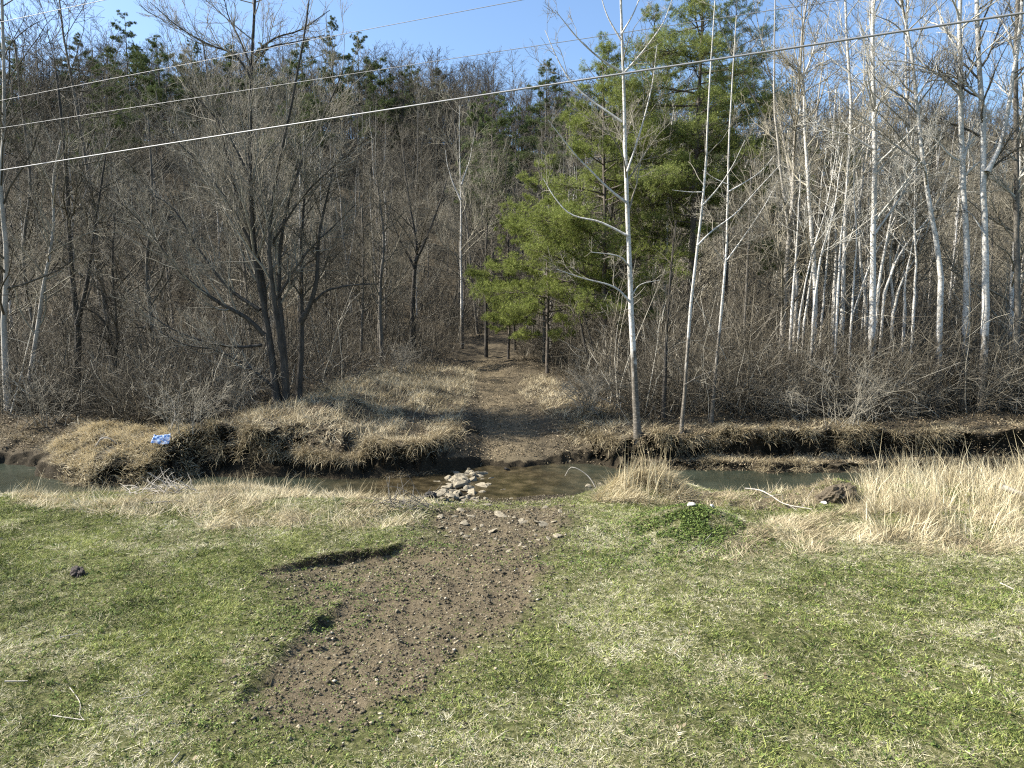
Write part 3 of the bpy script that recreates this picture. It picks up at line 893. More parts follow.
for i, (px, py, s, l) in enumerate([(507, 470, .12, 'dark stone standing out of the water under the far path'), (588, 487, .14, 'round tan stone in the water off the straw tuft'), (600, 484, .1, 'small tan stone in the water beside the round one')]):
    p = Gflat(px, py, ZW)
    rock('creek_stone', 0, 0, s, 390 + i, M['stone_dark'] if i == 0 else M['stone'], l, 'stone', None, .6, at=p)
rock('clod', 78, 576, .11, 395, M['clod'], 'dark lump of earth lying on the open grass', 'clod', None, .8, .03)
rock('clod', 836, 499, .33, 396, plain('brown_earth', (.03, .023, .014), (.12, .095, .06), 14), 'large brown clod of bank earth beside the pale reeds', 'clod', None, .6, .05)


# ------------------------------------------------------------------ sticks and branches
def stick(name, pts, r0, r1, mat, label, cat='stick', group=None, twigs=0, seed=0):
    P = resample(pts, 14)[None]; base = P[0, 0].copy()
    Rd = np.linspace(r0, r1, 14)[None]
    g = [(P - base, Rd, 6)]
    if twigs:
        r_ = np.random.default_rng(seed)
        c1 = spawn(P - base, Rd, twigs, r_, (.15, 1), (45, 15), (.35, .2), .3, 5, .2, .03, .6, rtip=.003)
        g.append((*c1, 4))
    V, Q = tubes(g)
    o = link(name, mesh_np(name, V, Q), mat); o.location = base
    return tag(o, label, cat, group)


def ground_stick(name, pxs, r0, r1, mat, label, lift=.03, **kw):
    pts = [G(*p) + np.array([0, 0, lift]) for p in pxs]
    return stick(name, pts, r0, r1, mat, label, **kw)


stick('log', [W(1002, 487, 16.2), W(1012, 491, 16.1), W(1036, 499, 15.9)], .075, .06, M['wood_pale'], 'bleached pale log caught among the reeds at the picture edge', 'log')
ground_stick('fallen_branch', [(745, 491), (760, 493), (772, 499), (785, 507), (812, 512)], .022, .008, M['wood_pale'], 'long curved bleached branch lying beside the creek', .06, cat='branch', twigs=6, seed=8)
ground_stick('stick', [(50, 718), (85, 724)], .007, .004, M['wood_pale'], 'straight pale stick lying on the lower lawn', cat='stick')
ground_stick('stick', [(70, 690), (80, 705), (80, 718), (85, 724)], .005, .003, M['wood_pale'], 'bent pale twig touching the straight stick on the lawn')
ground_stick('stick', [(122, 702), (140, 699), (150, 692)], .006, .003, M['wood_pale'], 'short forked pale twig on bare patch of the lawn')
ground_stick('stick', [(60, 640), (78, 636)], .009, .005, M['wood_pale'], 'thin pale stick lying on the upper lawn')
ground_stick('stick', [(5, 684), (28, 684)], .009, .005, M['wood_pale'], 'short pale stick at the lawn side edge')
ground_stick('stick', [(172, 765), (180, 756)], .009, .005, M['wood_pale'], 'small pale stick at the bottom of the lawn')
ground_stick('stick', [(145, 505), (185, 502)], .03, .02, M['bark_grey'], 'grey stick lying in the straw on the near bank')
ground_stick('stick', [(1000, 585), (1022, 595)], .012, .006, M['wood_pale'], 'pale stick lying in the grass below the reeds')
ground_stick('stick', [(685, 555), (702, 545), (712, 535)], .008, .004, M['wood_pale'], 'dry stalk leaning on the foot of the green mound')
for i, (pp, r0, lab) in enumerate([
        ([(92, 452), (104, 437), (122, 447)], .03, 'broken grey branch standing out of the straw hump'),
        ([(70, 450), (95, 445), (112, 436)], .025, 'grey branch lying along the top of the straw hump'),
        ([(170, 432), (175, 415), (172, 400)], .03, 'pale broken stem rising behind the blue sheet')]):
    pts = []
    d_ = G(*pp[0])[1]
    for j, q_ in enumerate(pp):
        pts.append(W(q_[0], q_[1], d_ + .15 * j))
    stick('dead_branch', pts, r0, .008, M['wood_pale'], lab, 'branch', None, 5, 40 + i)
d_ = Gflat(560, 488, -.6)[1]
stick('arched_stem', [W(598, 492, d_), W(588, 476, d_ + .2), (W(572, 467, d_ + .3)), W(565, 476, d_ + .3)], .016, .008, M['wood_pale'], 'arched dry stem bending over the creek water', 'stem')
for i, (px, py) in enumerate([(160, 494), (402, 508)]):
    c = G(px, py)
    r_ = np.random.default_rng(55 + i); n_ = 60 if i == 0 else 40
    az = r_.uniform(0, 6.28, n_)
    st = np.stack([.35 * r_.normal(size=n_), .2 * r_.normal(size=n_), .05 + 0 * az], 1)
    dd = np.stack([np.cos(az), .6 * np.sin(az), r_.uniform(.05, .8, n_)], 1)
    Pw = walk(st, unit(dd), r_.uniform(.4, .95, n_), 6, .18, -.06, r_)
    V, Q = tubes([(Pw, np.linspace(.012, .004, 6)[None].repeat(n_, 0), 4)])
    o = link('brush_pile', mesh_np('brush_pile', V, Q), M['wood_pale'] if i == 0 else M['bark_grey']); o.location = c
    tag(o, ['pale heap of washed up twigs on the near bank', 'dark tangle of twigs hanging in the pool by the crossing'][i], 'twigs')

# blue sheet
c = G(160, 447)
gx1, gy1 = np.meshgrid(np.linspace(-.42, .42, 22), np.linspace(-.3, .3, 16))
r_ = np.random.default_rng(5)
zz = .25 * (fbm(gx1 * 3.1 + 5, gy1 * 3.1 + 9, 91, 4) - .5) + .5 * (gy1 + .3) + .12 * np.abs(gx1)
V = np.stack([gx1 + .08 * (fbm(gx1 * 4, gy1 * 4, 92) - .5), gy1 * .8, zz], 2).reshape(-1, 3)
k = (np.arange(15)[:, None] * 22 + np.arange(21)[None]).ravel()
me = mesh_np('plastic_sheet', V, np.stack([k, k + 1, k + 23, k + 22], 1), smoothed=False)
o = link('plastic_sheet', me, M['blue']); o.scale = (.62, .62, .62); o.location = c + np.array([0, .1, .1]); o.rotation_euler = (.3, .1, .2)
sol = o.modifiers.new('thickness', 'SOLIDIFY'); sol.thickness = .006
tag(o, 'crumpled blue and white plastic sheet caught on the far bank', 'plastic sheet')


# ------------------------------------------------------------------ power lines
def wire(pxl, scale, h_fit, r0, label):
    """a near-level wire running from far on the left to near on the right"""
    pts = []
    for px, py in pxl:
        e = (HOR - py) / F
        pts.append(W(px, py, h_fit / e))
    P = np.array(pts)
    # straighten in plan, keep a gentle sag
    cx = np.polyfit(P[:, 0], P[:, 1], 1); cz = np.polyfit(P[:, 0], P[:, 2], 2)
    xx = np.linspace(-46, 12.0, 100)
    Q_ = np.stack([xx, np.polyval(cx, xx), np.polyval(cz, np.clip(xx, -14, 10))], 1)
    ok_ = Q_[:, 1] > -8
    Q_ = Q_[ok_]
    base = Q_[0].copy()
    V, Q = tubes([((Q_ - base)[None], np.full((1, len(Q_)), r0), 8)])
    o = link('power_line', mesh_np('power_line', V, Q), M['wire']); o.location = base
    return tag(o, label, 'power line', 'power lines over the lawn')


wire([(0, 168), (250, 134), (512, 95), (760, 54), (1024, 5)], 1, 3.0, .012, 'thick pale power line, the lowest of the four crossing the view')
wire([(0, 128), (230, 93), (440, 60), (590, 38), (740, 15)], 1, 3.75, .0045, 'power line second from lowest, just above the thick pale one')
wire([(0, 99), (120, 78), (240, 57), (350, 32), (512, 0)], 1, 4.4, .0045, 'power line third from lowest, running out at the top middle')
wire([(20, 18), (60, 9.5), (105, 0)], 1, 6.1, .006, 'highest power line, cutting only the upper left corner of sky')


# ------------------------------------------------------------------ trees
def tree_obj(name, loc, trunk_groups, crown_groups, mt, mc, label, group=None, extra=None, cat='tree'):
    t = empty(name, loc, label, cat, group)
    V, Q = tubes(trunk_groups); link('trunk', mesh_np('trunk', V, Q), mt, t)
    if crown_groups:
        V, Q = tubes(crown_groups); link('crown', mesh_np('crown', V, Q), mc, t)
    return t


def stems_px(stems, d, n=16):
    """hand-drawn stems [(points, radius px at foot, at tip, depth drift)] -> arrays, foot"""
    Ps, Rs = [], []
    for s in stems:
        pts, r0, r1 = s[0], s[1], s[2]
        dr = s[3] if len(s) > 3 else 0
        d0 = d + (s[4] if len(s) > 4 else 0)
        P = np.array([W(px, py, d0 + dr * i / (len(pts) - 1)) for i, (px, py) in enumerate(pts)])
        P = resample(P, n)
        k_ = d / F
        Ps.append(P); Rs.append((np.linspace(0, 1, n) ** .8) * (r1 - r0) * k_ + r0 * k_)
    return np.array(Ps), np.array(Rs)


def root_flare(P, Rd):
    Rd = Rd.copy(); Rd[:, 0] *= 1.35; Rd[:, 1] *= 1.1
    P = P.copy(); P[:, 0, 2] -= .15
    return P, Rd


def drawn_tree(name, stems, d, label, mt, mc, limbs=(), seed=0, twig=(40, 300, 1500, 4000), t1=(.25, 1), l1=(.3, .2), ang1=(42, 12), up=.06, rt=.005, group=None, sides=9, shape=.55, foot=None, wander=.14, cat='tree', limb_k=.78):
    r_ = np.random.default_rng(seed)
    P, Rd = stems_px(stems, d)
    for s_i in range(len(P)):
        P[s_i] += np.cumsum(r_.normal(0, .012, (16, 3)), 0) * np.array([1, 1, 0])
    base = P[0, 0].copy()
    base[2] = tz(base[0], base[1]); 
    P = P - base
    # foot of each stem standing on the ground is carried down to it
    for i in range(len(P)):
        if stems[i][0][0][1] > 250 and P[i, 0, 2] > -.1 and (len(stems[i]) < 6):
            P[i, 0, 2] = min(P[i, 0, 2], -.12)
    Pf, Rf = P.copy(), Rd.copy(); Rf[:, 0] *= 1.3; Rf[:, 1] *= 1.08
    t = empty(name, base, label, cat, group)
    V, Q = tubes([(Pf, Rf, sides)]); link('trunk', mesh_np('trunk', V, Q), mt, t)
    PP, RR = P, Rd
    if limbs:
        LP, LR = stems_px(limbs, d)
        if limb_k != 1: LR = LR * limb_k
        LP = LP - base
        for i in range(len(LP)):
            V, Q = tubes([(LP[i:i + 1], LR[i:i + 1], 7)]); link('limb', mesh_np('limb', V, Q), mt, t)
        PP = np.concatenate([P, LP]); RR = np.concatenate([Rd, LR])
    k1, k2, k3, k4 = twig
    g = []
    c1 = spawn(PP, RR, k1, r_, t1, ang1, l1, shape, 8, wander, up, .5, .07, rt)
    g.append((*c1, 5))
    srcP = [c1]
    if limbs:
        LL = spawn(LP, LR, max(10, k2 // 4), r_, (.15, 1), (42, 12), (.35, .25), .4, 8, wander, up, .5, .05, rt); g.append((*LL, 4)); srcP.append(LL)
    a = np.concatenate([s_[0] for s_ in srcP]); b_ = np.concatenate([s_[1] for s_ in srcP])
    c2 = spawn(a, b_, k2, r_, (.15, 1), (38, 12), (.42, .3), .4, 6, wander, up, .5, .018, rt, .3); g.append((*c2, 4))
    c3 = spawn(c2[0], c2[1], k3, r_, (.1, 1), (38, 12), (.5, .3), .3, 5, wander, up, .5, .007, rt * .6, .25); g.append((*c3, 3))
    if k4:
        c4 = spawn(c3[0], c3[1], k4, r_, (.1, 1), (38, 12), (.55, .3), .3, 4, wander, up, .6, .0035, rt * .45, .18); g.append((*c4, 3))
    V, Q = tubes(g); link('crown', mesh_np('crown', V, Q), mc, t)
    return t


# --- the wide tree on the left bank
drawn_tree('bare_tree', [
    ([(279, 417), (270, 345), (263, 305), (255, 250), (251, 190), (251, 120), (252, 75), (255, 20), (257, -50)], 4.0, .9, .4),
    ([(286, 416), (283, 370), (276, 320), (271, 285), (268, 240), (275, 180), (290, 110), (303, 40), (312, -20)], 3.7, .5, -.8),
    ([(282, 416), (272, 360), (266, 320), (262, 270), (240, 200), (225, 140), (212, 90), (205, 40)], 3.4, .6, 1.2),
    ([(287, 415), (284, 350), (279, 290), (283, 230), (300, 170), (325, 115), (345, 70)], 3.4, .6, .9)],
    27.0, 'large bare tree with several stems and wide low limbs on the far bank', M['bark_dark'], M['shrub'],
    limbs=[
        ([(264, 335), (247, 318), (215, 300), (180, 272), (150, 232), (118, 200)], 3.2, .6, -1.0),
        ([(262, 345), (235, 347), (200, 340), (165, 325), (135, 300)], 2.2, .5, -.6),
        ([(274, 388), (247, 366), (215, 350), (186, 345), (160, 332)], 2.2, .5, -1.4),
        ([(260, 310), (226, 286), (196, 245), (170, 205), (132, 188)], 2.6, .5, .8),
        ([(254, 250), (230, 205), (195, 160), (160, 125)], 2.4, .5, -.5),
        ([(251, 180), (225, 130), (195, 95), (172, 60)], 2.0, .5, .4),
        ([(252, 80), (235, 55), (210, 45), (180, 28), (150, 2)], 1.8, .4, -.4),
        ([(252, 70), (240, 40), (228, 15), (222, -15)], 1.6, .4, .3),
        ([(254, 55), (275, 38), (300, 30), (330, 10)], 1.6, .4, .3),
        ([(253, 65), (268, 48), (295, 42), (325, 35)], 1.4, .4, -.3),
        ([(268, 250), (300, 200), (335, 165), (365, 140)], 2.0, .5, -.6),
        ([(276, 300), (305, 255), (335, 225), (355, 205)], 2.0, .5, .6)],
    seed=101, up=.10, twig=(150, 1100, 5200, 9000), l1=(.34, .25), ang1=(38, 12), t1=(.3, 1), rt=.006)
drawn_tree('bare_tree', [
    ([(298, 410), (300, 370), (301, 330), (300, 290), (300, 240), (303, 180), (305, 130)], 3.6, .5, .3),
    ([(301, 322), (311, 305), (318, 280), (320, 240), (330, 195), (340, 150)], 2.8, .6, -.4, 0, 1),
    ([(314, 302), (330, 290), (355, 285), (378, 284)], 1.5, .4, -.3, 0, 1)],
    27.6, 'slim bare tree forking low, just right of the wide stemmed tree', M['bark_dark'], M['twig_tan'], seed=102, twig=(26, 200, 1100, 2500), t1=(.35, 1))

# --- sycamore at the crossing and the two white stems
drawn_tree('sycamore', [
    ([(638, 447), (635, 385), (631, 310), (628, 245), (626, 190), (624, 130), (622, 70), (620, 0), (619, -70)], 3.7, .8, .2)],
    23.8, 'pale straight sycamore on the far bank right of the path', M['bark_white'], M['shrub'],
    limbs=[
        ([(622, 72), (605, 62), (590, 50), (575, 35), (555, 10)], 1.6, .4, -.5),
        ([(622, 122), (605, 110), (588, 98), (570, 80), (557, 58), (545, 30)], 1.7, .4, .6),
        ([(627, 203), (610, 190), (590, 170), (578, 158), (562, 138), (548, 120)], 1.8, .4, -.4),
        ([(628, 236), (600, 222), (572, 215), (555, 198), (543, 178)], 1.8, .4, .5),
        ([(629, 266), (618, 256), (590, 252)], 1.3, .4, -.4),
        ([(630, 302), (614, 287), (582, 278), (556, 269)], 1.7, .4, -.7),
        ([(627, 172), (637, 142), (645, 115), (653, 80), (657, 45)], 1.5, .4, .3),
        ([(622, 75), (640, 55), (662, 25), (672, 0)], 1.4, .4, -.3),
        ([(621, 35), (635, 10), (645, -20)], 1.2, .4, .3),
        ([(621, 40), (607, 15), (598, -15)], 1.2, .4, .2),
        ([(629, 300), (640, 285), (660, 280)], 1.0, .3, .3)],
    seed=103, twig=(22, 170, 800, 1200), t1=(.45, 1), l1=(.16, .1), shape=.4, rt=.005)
drawn_tree('white_sapling', [
    ([(680, 452), (683, 405), (688, 335), (693, 282), (699, 230), (703, 180), (706, 120), (709, 60), (713, 0)], 2.2, .5, .2)],
    24.2, 'slender white stem leaning slightly, first one right of the sycamore', M['bark_white'], M['shrub'],
    limbs=[([(697, 246), (712, 231), (735, 214), (757, 190), (782, 163)], 1.2, .3, .5), ([(702, 206), (718, 188), (733, 165), (745, 140)], 1.1, .3, -.3), ([(703, 192), (690, 192), (672, 190)], .8, .3, .2),
           ([(684, 385), (700, 376), (712, 372), (722, 378)], 1.0, .3, -.2)],
    seed=104, twig=(12, 60, 260, 400), t1=(.45, 1), l1=(.14, .1))
drawn_tree('white_sapling', [
    ([(711, 428), (716, 370), (722, 300), (727, 250), (729, 190), (731, 130), (734, 70), (738, 15)], 1.9, .45, .2)],
    25.6, 'thinner white stem beside a leaning dark trunk, second from the sycamore', M['bark_white'], M['shrub'],
    limbs=[([(728, 192), (742, 184), (760, 172), (775, 155)], 1.0, .3, .3), ([(727, 260), (745, 235), (765, 205), (778, 180)], 1.0, .3, -.3), ([(729, 185), (714, 178), (702, 170)], .7, .3, .2)],
    seed=105, twig=(12, 60, 260, 400), t1=(.4, 1), l1=(.14, .1))
drawn_tree('bare_tree', [([(664, 400), (666, 340), (670, 280), (676, 220)], 2.2, .6, .3)], 26.5, 'thin dark sapling between the sycamore and the white stems', M['bark_dark'], M['twig'], seed=106, twig=(14, 70, 300, 0))
drawn_tree('leaning_tree', [([(752, 345), (775, 310), (795, 270), (812, 235), (824, 205)], 2.4, 1.0, .6)], 33.0, 'dark trunk leaning over behind the thin white stem', M['bark_dark'], M['twig'], seed=107, twig=(10, 50, 200, 0), t1=(.5, 1))

# --- white stand on the right
RW = [
    ([([(872, 345), (873, 270), (875, 200), (876, 120), (874, 60), (875, -10)], 5.4, 2.4, .4)], 28.1, 'tall straight white trunk with dark lower bark, thickest of the inner right stand', [([(874, 150), (850, 135), (830, 130), (800, 110)], 1.3, .4, .4), ([(875, 110), (890, 90), (905, 80), (915, 70)], 1.2, .4, -.4), ([(874, 235), (905, 190), (915, 165), (928, 140)], 1.6, .5, .5)]),
    ([([(944, 300), (938, 245), (930, 200), (924, 165), (917, 110), (911, 55), (902, 10), (890, -30)], 4.2, 1.6, .3)], 27.7, 'white trunk leaning toward the valley middle, bare of low branches', [([(915, 100), (935, 70), (955, 45)], 1.2, .4, .3), ([(925, 165), (895, 145), (868, 125), (850, 118)], 1.6, .4, -.5)]),
    ([([(967, 330), (966, 260), (962, 170), (960, 100), (959, 40), (960, -20)], 5.2, 2.6, .2)], 27.9, 'white trunk with peeling brown patches beside the forked white tree', [([(964, 160), (972, 130), (980, 105)], 1.6, .5, .2), ([(961, 95), (935, 72), (905, 62), (880, 60)], 1.7, .4, -.5)]),
    ([([(987, 330), (986, 255), (985, 190), (983, 120), (979, 60), (977, -20)], 5.6, 2.8, .3), ([(987, 172), (999, 150), (1007, 120), (1013, 80), (1020, 20), (1024, -20)], 3.6, 2.0, -.2, 0, 1)], 27.5, 'white tree forking into two tall leaders, nearest the edge of the stand', [([(982, 100), (960, 80), (930, 72), (905, 70)], 1.6, .4, -.4), ([(985, 235), (972, 215), (962, 208)], 1.2, .4, .3)]),
    ([([(1018, 330), (1016, 240), (1015, 150), (1016, 60), (1018, -20)], 4.4, 2.6, .3)], 28.6, 'grey barked trunk beside the forked white tree', [([(1015, 200), (1000, 180), (985, 172)], 1.2, .4, .3)]),
    ([([(817, 300), (813, 240), (808, 185), (804, 130), (801, 80), (790, 55)], 4.0, 1.6, .2)], 29.8, 'white trunk with a bent top just right of the tall pine', [([(802, 85), (790, 65), (776, 55)], 1.5, .5, .2), ([(802, 80), (812, 55), (820, 20)], 1.4, .4, .2)]),
    ([([(842, 320), (844, 260), (847, 180), (850, 110), (846, 50), (844, -10)], 3.4, 1.6, .3)], 30.6, 'thin white trunk standing behind the bent topped one', []),
    ([([(834, 300), (836, 230), (832, 160), (836, 90)], 2.6, 1.0, .2)], 32.3, 'faint white trunk deep inside the right stand', []),
    ([([(877, 300), (890, 225), (905, 170), (918, 120)], 2.4, 1.0, .2)], 29.4, 'slim white stem slanting outward from the thick straight trunk', []),
    ([([(868, 320), (860, 250), (858, 190), (852, 140)], 2.6, 1.0, .2)], 31.5, 'pale stem leaning inward behind the thick straight trunk', []),
    ([([(796, 310), (797, 250), (792, 190), (790, 130)], 2.4, 1.0, .2)], 32.8, 'weak pale stem at the shaded side of the pine', []),
    ([([(882, 310), (898, 250), (912, 215), (922, 180)], 2.0, .8, .2)], 30.2, 'second slim white stem slanting outward, lower than the first', []),
    ([([(905, 330), (903, 240), (908, 150), (905, 70), (907, 0)], 2.6, 1.2, .2)], 33.2, 'thin grey trunk seen through the gap of the white stand', []),
]
rs_ = np.random.default_rng(909)
for i in range(16):                                   # slim stems crowding behind the thick trunk, fanning outward
    px = 786 + 130 * (i + rs_.random()) / 16; ln_ = rs_.uniform(90, 190); sl = rs_.normal(.16, .16)
    yb = rs_.uniform(295, 335)
    RW.append(([([(px, yb), (px + sl * ln_ * .35 + rs_.normal(0, 3), yb - ln_ * .45), (px + sl * ln_ * .8, yb - ln_ * .8), (px + sl * ln_ * 1.1, yb - ln_ * 1.2)], rs_.uniform(1.5, 2.6), .6, .3)],
               float(rs_.uniform(27.5, 32)), 'slim white stem in the crowd around the thick straight white trunk', []))
for i, (st, d_, lab, limbs) in enumerate(RW):
    big = st[0][1] > 3.9
    st = [(s_[0], s_[1] * .64, s_[2] * .68, *s_[3:]) for s_ in st]
    drawn_tree('white_tree', st, d_, lab, M['bark_white'] if i != 4 else M['bark_grey'], M['twig_pale'] if i % 2 == 0 else M['twig_tan'], limbs=limbs, seed=130 + i,
               twig=(22, 170, 800, 1200) if big else ((14, 90, 420, 500) if i < 13 else (10, 46, 160, 0)), t1=(.35, 1), l1=(.26, .18), ang1=(48, 14), rt=.006, sides=8, group='slim white stems of the right stand' if i > 12 else None)

# --- drawn trees on the left
LW = [
    ([([(76, 390), (78, 330), (72, 285), (68, 240), (64, 180), (60, 120), (52, 60)], 3.6, 1.0, .3), ([(78, 325), (90, 270), (98, 210), (108, 150)], 2.4, .7, .2, 0, 1)], 30, 'dark forked trunk rising from the brush at the left', M['bark_dark']),
    ([([(28, 390), (36, 330), (44, 275), (52, 225), (50, 190), (58, 140)], 2.6, .9, .2)], 29, 'pale slim trunk leaning in front of the dark forked one', M['bark_pale']),
    ([([(8, 400), (4, 330), (8, 260), (2, 190), (6, 100), (4, 0)], 3.2, 1.2, .2)], 28, 'tall pale trunk cut by the picture edge at the left', M['bark_pale']),
    ([([(114, 395), (113, 350), (104, 325), (92, 312), (80, 308)], 2.4, .8, .2), ([(114, 390), (116, 330), (112, 260), (118, 190)], 1.8, .6, .1, 0, 1)], 29.5, 'crooked dark stem with an elbow above the straw hump', M['bark_dark']),
    ([([(42, 380), (32, 320), (22, 250), (30, 180), (22, 110), (14, 40)], 2.2, .8, .2)], 33, 'thin grey trunk swaying outward at the left', M['bark_grey']),
    ([([(412, 318), (414, 280), (416, 245), (408, 200), (402, 150)], 2.6, .35, .2), ([(415, 262), (432, 225), (445, 190), (452, 160)], 1.6, .3, .2, 0, 1), ([(414, 268), (396, 232), (384, 200)], 1.5, .3, -.2, 0, 1)], 45, 'dark spreading tree at the edge of the clearing, wide forks', M['bark_dark']),
    ([([(462, 320), (461, 230), (460, 170), (459, 105)], 1.5, .25, .2), ([(461, 185), (470, 160), (476, 130)], .8, .2, .2, 0, 1), ([(461, 200), (450, 175), (445, 150)], .8, .2, .2, 0, 1)], 52, 'single whitish trunk above the path, thin straight', M['bark_white']),
    ([([(486, 330), (485, 270), (487, 220)], 1.6, .7, .2)], 48, 'dark straight sapling at the end of the path', M['bark_dark']),
    ([([(382, 345), (380, 300), (384, 240), (378, 180)], 2.4, .8, .2)], 42, 'grey trunk at the left rim of the clearing', M['bark_grey']),
    ([([(150, 395), (152, 330), (146, 270), (152, 200), (148, 120)], 2.6, .8, .2)], 34, 'grey trunk standing behind the lowest limbs of the wide tree', M['bark_grey']),
    ([([(590, 370), (582, 330), (574, 290)], 1.4, .6, .2), ([(598, 372), (588, 330), (578, 300)], 1.2, .5, .2)], 36, 'pair of thin dark stems slanting beside the path', M['bark_dark']),
    ([([(745, 400), (745, 330), (748, 250), (752, 170)], 2.0, .8, .2)], 31, 'thin brown trunk under the pine, right of the white stems', M['bark_grey']),
]
for i, (st, d_, lab, mt) in enumerate(LW):
    small = len(st[0][0]) < 4
    drawn_tree('bare_tree', st, d_, lab, mt, M['twig_tan'] if i in (1, 2, 6) else M['twig'], seed=160 + i, twig=(22, 160, 900, 1800) if not small else (14, 60, 200, 0), t1=(.2, 1), l1=(.42, .25), ang1=(45, 13), rt=.006)


# --- pines
def needle_mesh(tips, dirs, rng, nn=9, ln=.14, wd=.022, tone=None):
    """tufts of flat needles, fanned about each twig tip"""
    K = len(tips)
    d = np.repeat(dirs, nn, 0); c = np.repeat(tips, nn, 0)
    v = rng.normal(size=(K * nn, 3)); v = unit(v - (v * d).sum(1, keepdims=True) * d)
    nd = unit(d * rng.uniform(.2, 1.1, (K * nn, 1)) + v * .9 + np.array([0, 0, .15]))
    L = ln * rng.uniform(.6, 1.3, K * nn)[:, None]
    s = unit(np.cross(nd, rng.normal(size=(K * nn, 3)))) * wd * .5
    c = c + v * .02
    V = np.stack([c - s * .6, c + s * .6, c + nd * L * .7 + s, c + nd * L], 1)
    q = (np.arange(K * nn) * 4)[:, None] + np.array([0, 1, 2, 3])[None]
    ti = np.clip(np.repeat(rng.normal(.5, .2, K) if tone is None else tone, nn) + rng.normal(0, .12, K * nn), 0, 1)
    return V.reshape(-1, 3), q, np.repeat(ti, 4)


def pine(name, loc, h, r_base, spread, t0, K1, K2, K3, seed, label, group=None, mat='needles', tuft=(8, .105, .018), stems=None, lean=(0, 0), bias=None, trunk_mat='bark_pine', up=.02):
    r_ = np.random.default_rng(seed)
    n = 16
    s = np.linspace(0, 1, n)
    P = np.stack([lean[0] * s + np.cumsum(r_.normal(0, .02, n)), lean[1] * s + np.cumsum(r_.normal(0, .02, n)), h * s - .1 * (s == 0)], 1)[None]
    Rd = (r_base * (1 - s) ** .9 + .015)[None]
    t = empty(name, loc, label, 'pine tree', group)
    V, Q = tubes([(P, Rd, 8)]); link('trunk', mesh_np('trunk', V, Q), M[trunk_mat], t)
    # branches: long in the middle of the crown, short at the top
    tt = t0 + (1 - t0) * (np.arange(K1) + r_.random(K1)) / K1
    i = np.clip((tt * (n - 1)).astype(int), 0, n - 2); w = (tt * (n - 1) - i)[:, None]
    pos = P[0, i] * (1 - w) + P[0, i + 1] * w
    az = np.arange(K1) * 2.4 + r_.normal(0, .5, K1)
    el = r_.normal(.12, .16, K1) + .7 * np.clip((tt - .75) / .25, 0, 1)
    d = np.stack([np.cos(az) * np.cos(el), np.sin(az) * np.cos(el), np.sin(el)], 1)
    u = (tt - t0) / (1 - t0)
    L = spread * (np.clip(1 - u, 0, 1) ** .6 * .95 + .10) * np.clip(.55 + u * 2.2, 0, 1) * r_.uniform(.4, 1.15, K1)
    if bias is not None: L = L * (1 + bias[0] * np.cos(az))
    c1P = walk(pos, d, L, 7, .10, up, r_)
    c1R = np.linspace(1, .25, 7)[None] * np.clip(.011 * L + .008, .012, .06)[:, None]
    c2 = spawn(c1P, c1R, K2, r_, (.3, 1), (50, 14), (.36, .25), .45, 5, .10, .015, .6, .02, .005, .2, flat=.35)
    c3 = spawn(c2[0], c2[1], K3, r_, (.2, 1), (44, 14), (.45, .3), .3, 3, .1, .05, .7, .01, .004, .12, flat=.5)
    V, Q = tubes([(c1P, c1R, 5), (*c2, 4)]); link('branches', mesh_np('branches', V, Q), M['bark_pine'], t)
    tips = np.concatenate([c3[0][:, -1], c3[0][:, 1], c2[0][:, -1], c1P[:, -1]])
    dirs = unit(np.concatenate([c3[0][:, -1] - c3[0][:, -2], c3[0][:, 1] - c3[0][:, 0], c2[0][:, -1] - c2[0][:, -2], c1P[:, -1] - c1P[:, -2]]))
    V, Q, A = needle_mesh(tips, dirs, r_, *tuft)
    link('crown', mesh_np('crown', V, Q, None, {'tint': A}, False), M[mat], t)
    return t


def at(px, d):
    x = (px - 512) / F * d
    return (x, d, tz(x, d))


pine('pine_tree', at(688, 36), 20.2, .19, 5.2, .34, 80, 1900, 15500, 201, 'tall yellow green pine behind the sycamore and white stems', lean=(.3, .3), bias=(-.1, 0))
pine('pine_tree', at(606, 37), 16.6, .15, 4.8, .16, 80, 1700, 14500, 202, 'bushy yellow green pine right of the path, lower than its neighbour', lean=(-.4, 0), mat='needles_bright')
pine('pine_tree', at(548, 39), 11.5, .1, 3.9, .14, 50, 900, 8000, 203, 'small bright green pine at the end of the path', lean=(-.2, 0), mat='needles_bright')
pine('pine_tree', at(508, 45), 9.0, .08, 3.0, .16, 36, 520, 4600, 204, 'smallest pine, thin crown beside the end of the path', mat='needles_bright')
pine('pine_tree', at(722, 42), 20.6, .17, 4.2, .45, 52, 1000, 9000, 205, 'dark green pine standing behind the tall yellow green one', mat='needles_dark')
pine('pine_tree', at(648, 41), 19.4, .16, 4.4, .3, 60, 1200, 10000, 206, 'middle pine half hidden behind the bushy one')
pine('pine_tree', at(768, 37), 11.6, .08, 2.4, .4, 20, 200, 1500, 207, 'sparse young pine with few green sprays under the white stand', up=.0)
pine('pine_tree', at(822, 42), 13.5, .1, 2.6, .68, 14, 160, 1200, 208, 'thin pine showing one green spray among the white trunks')

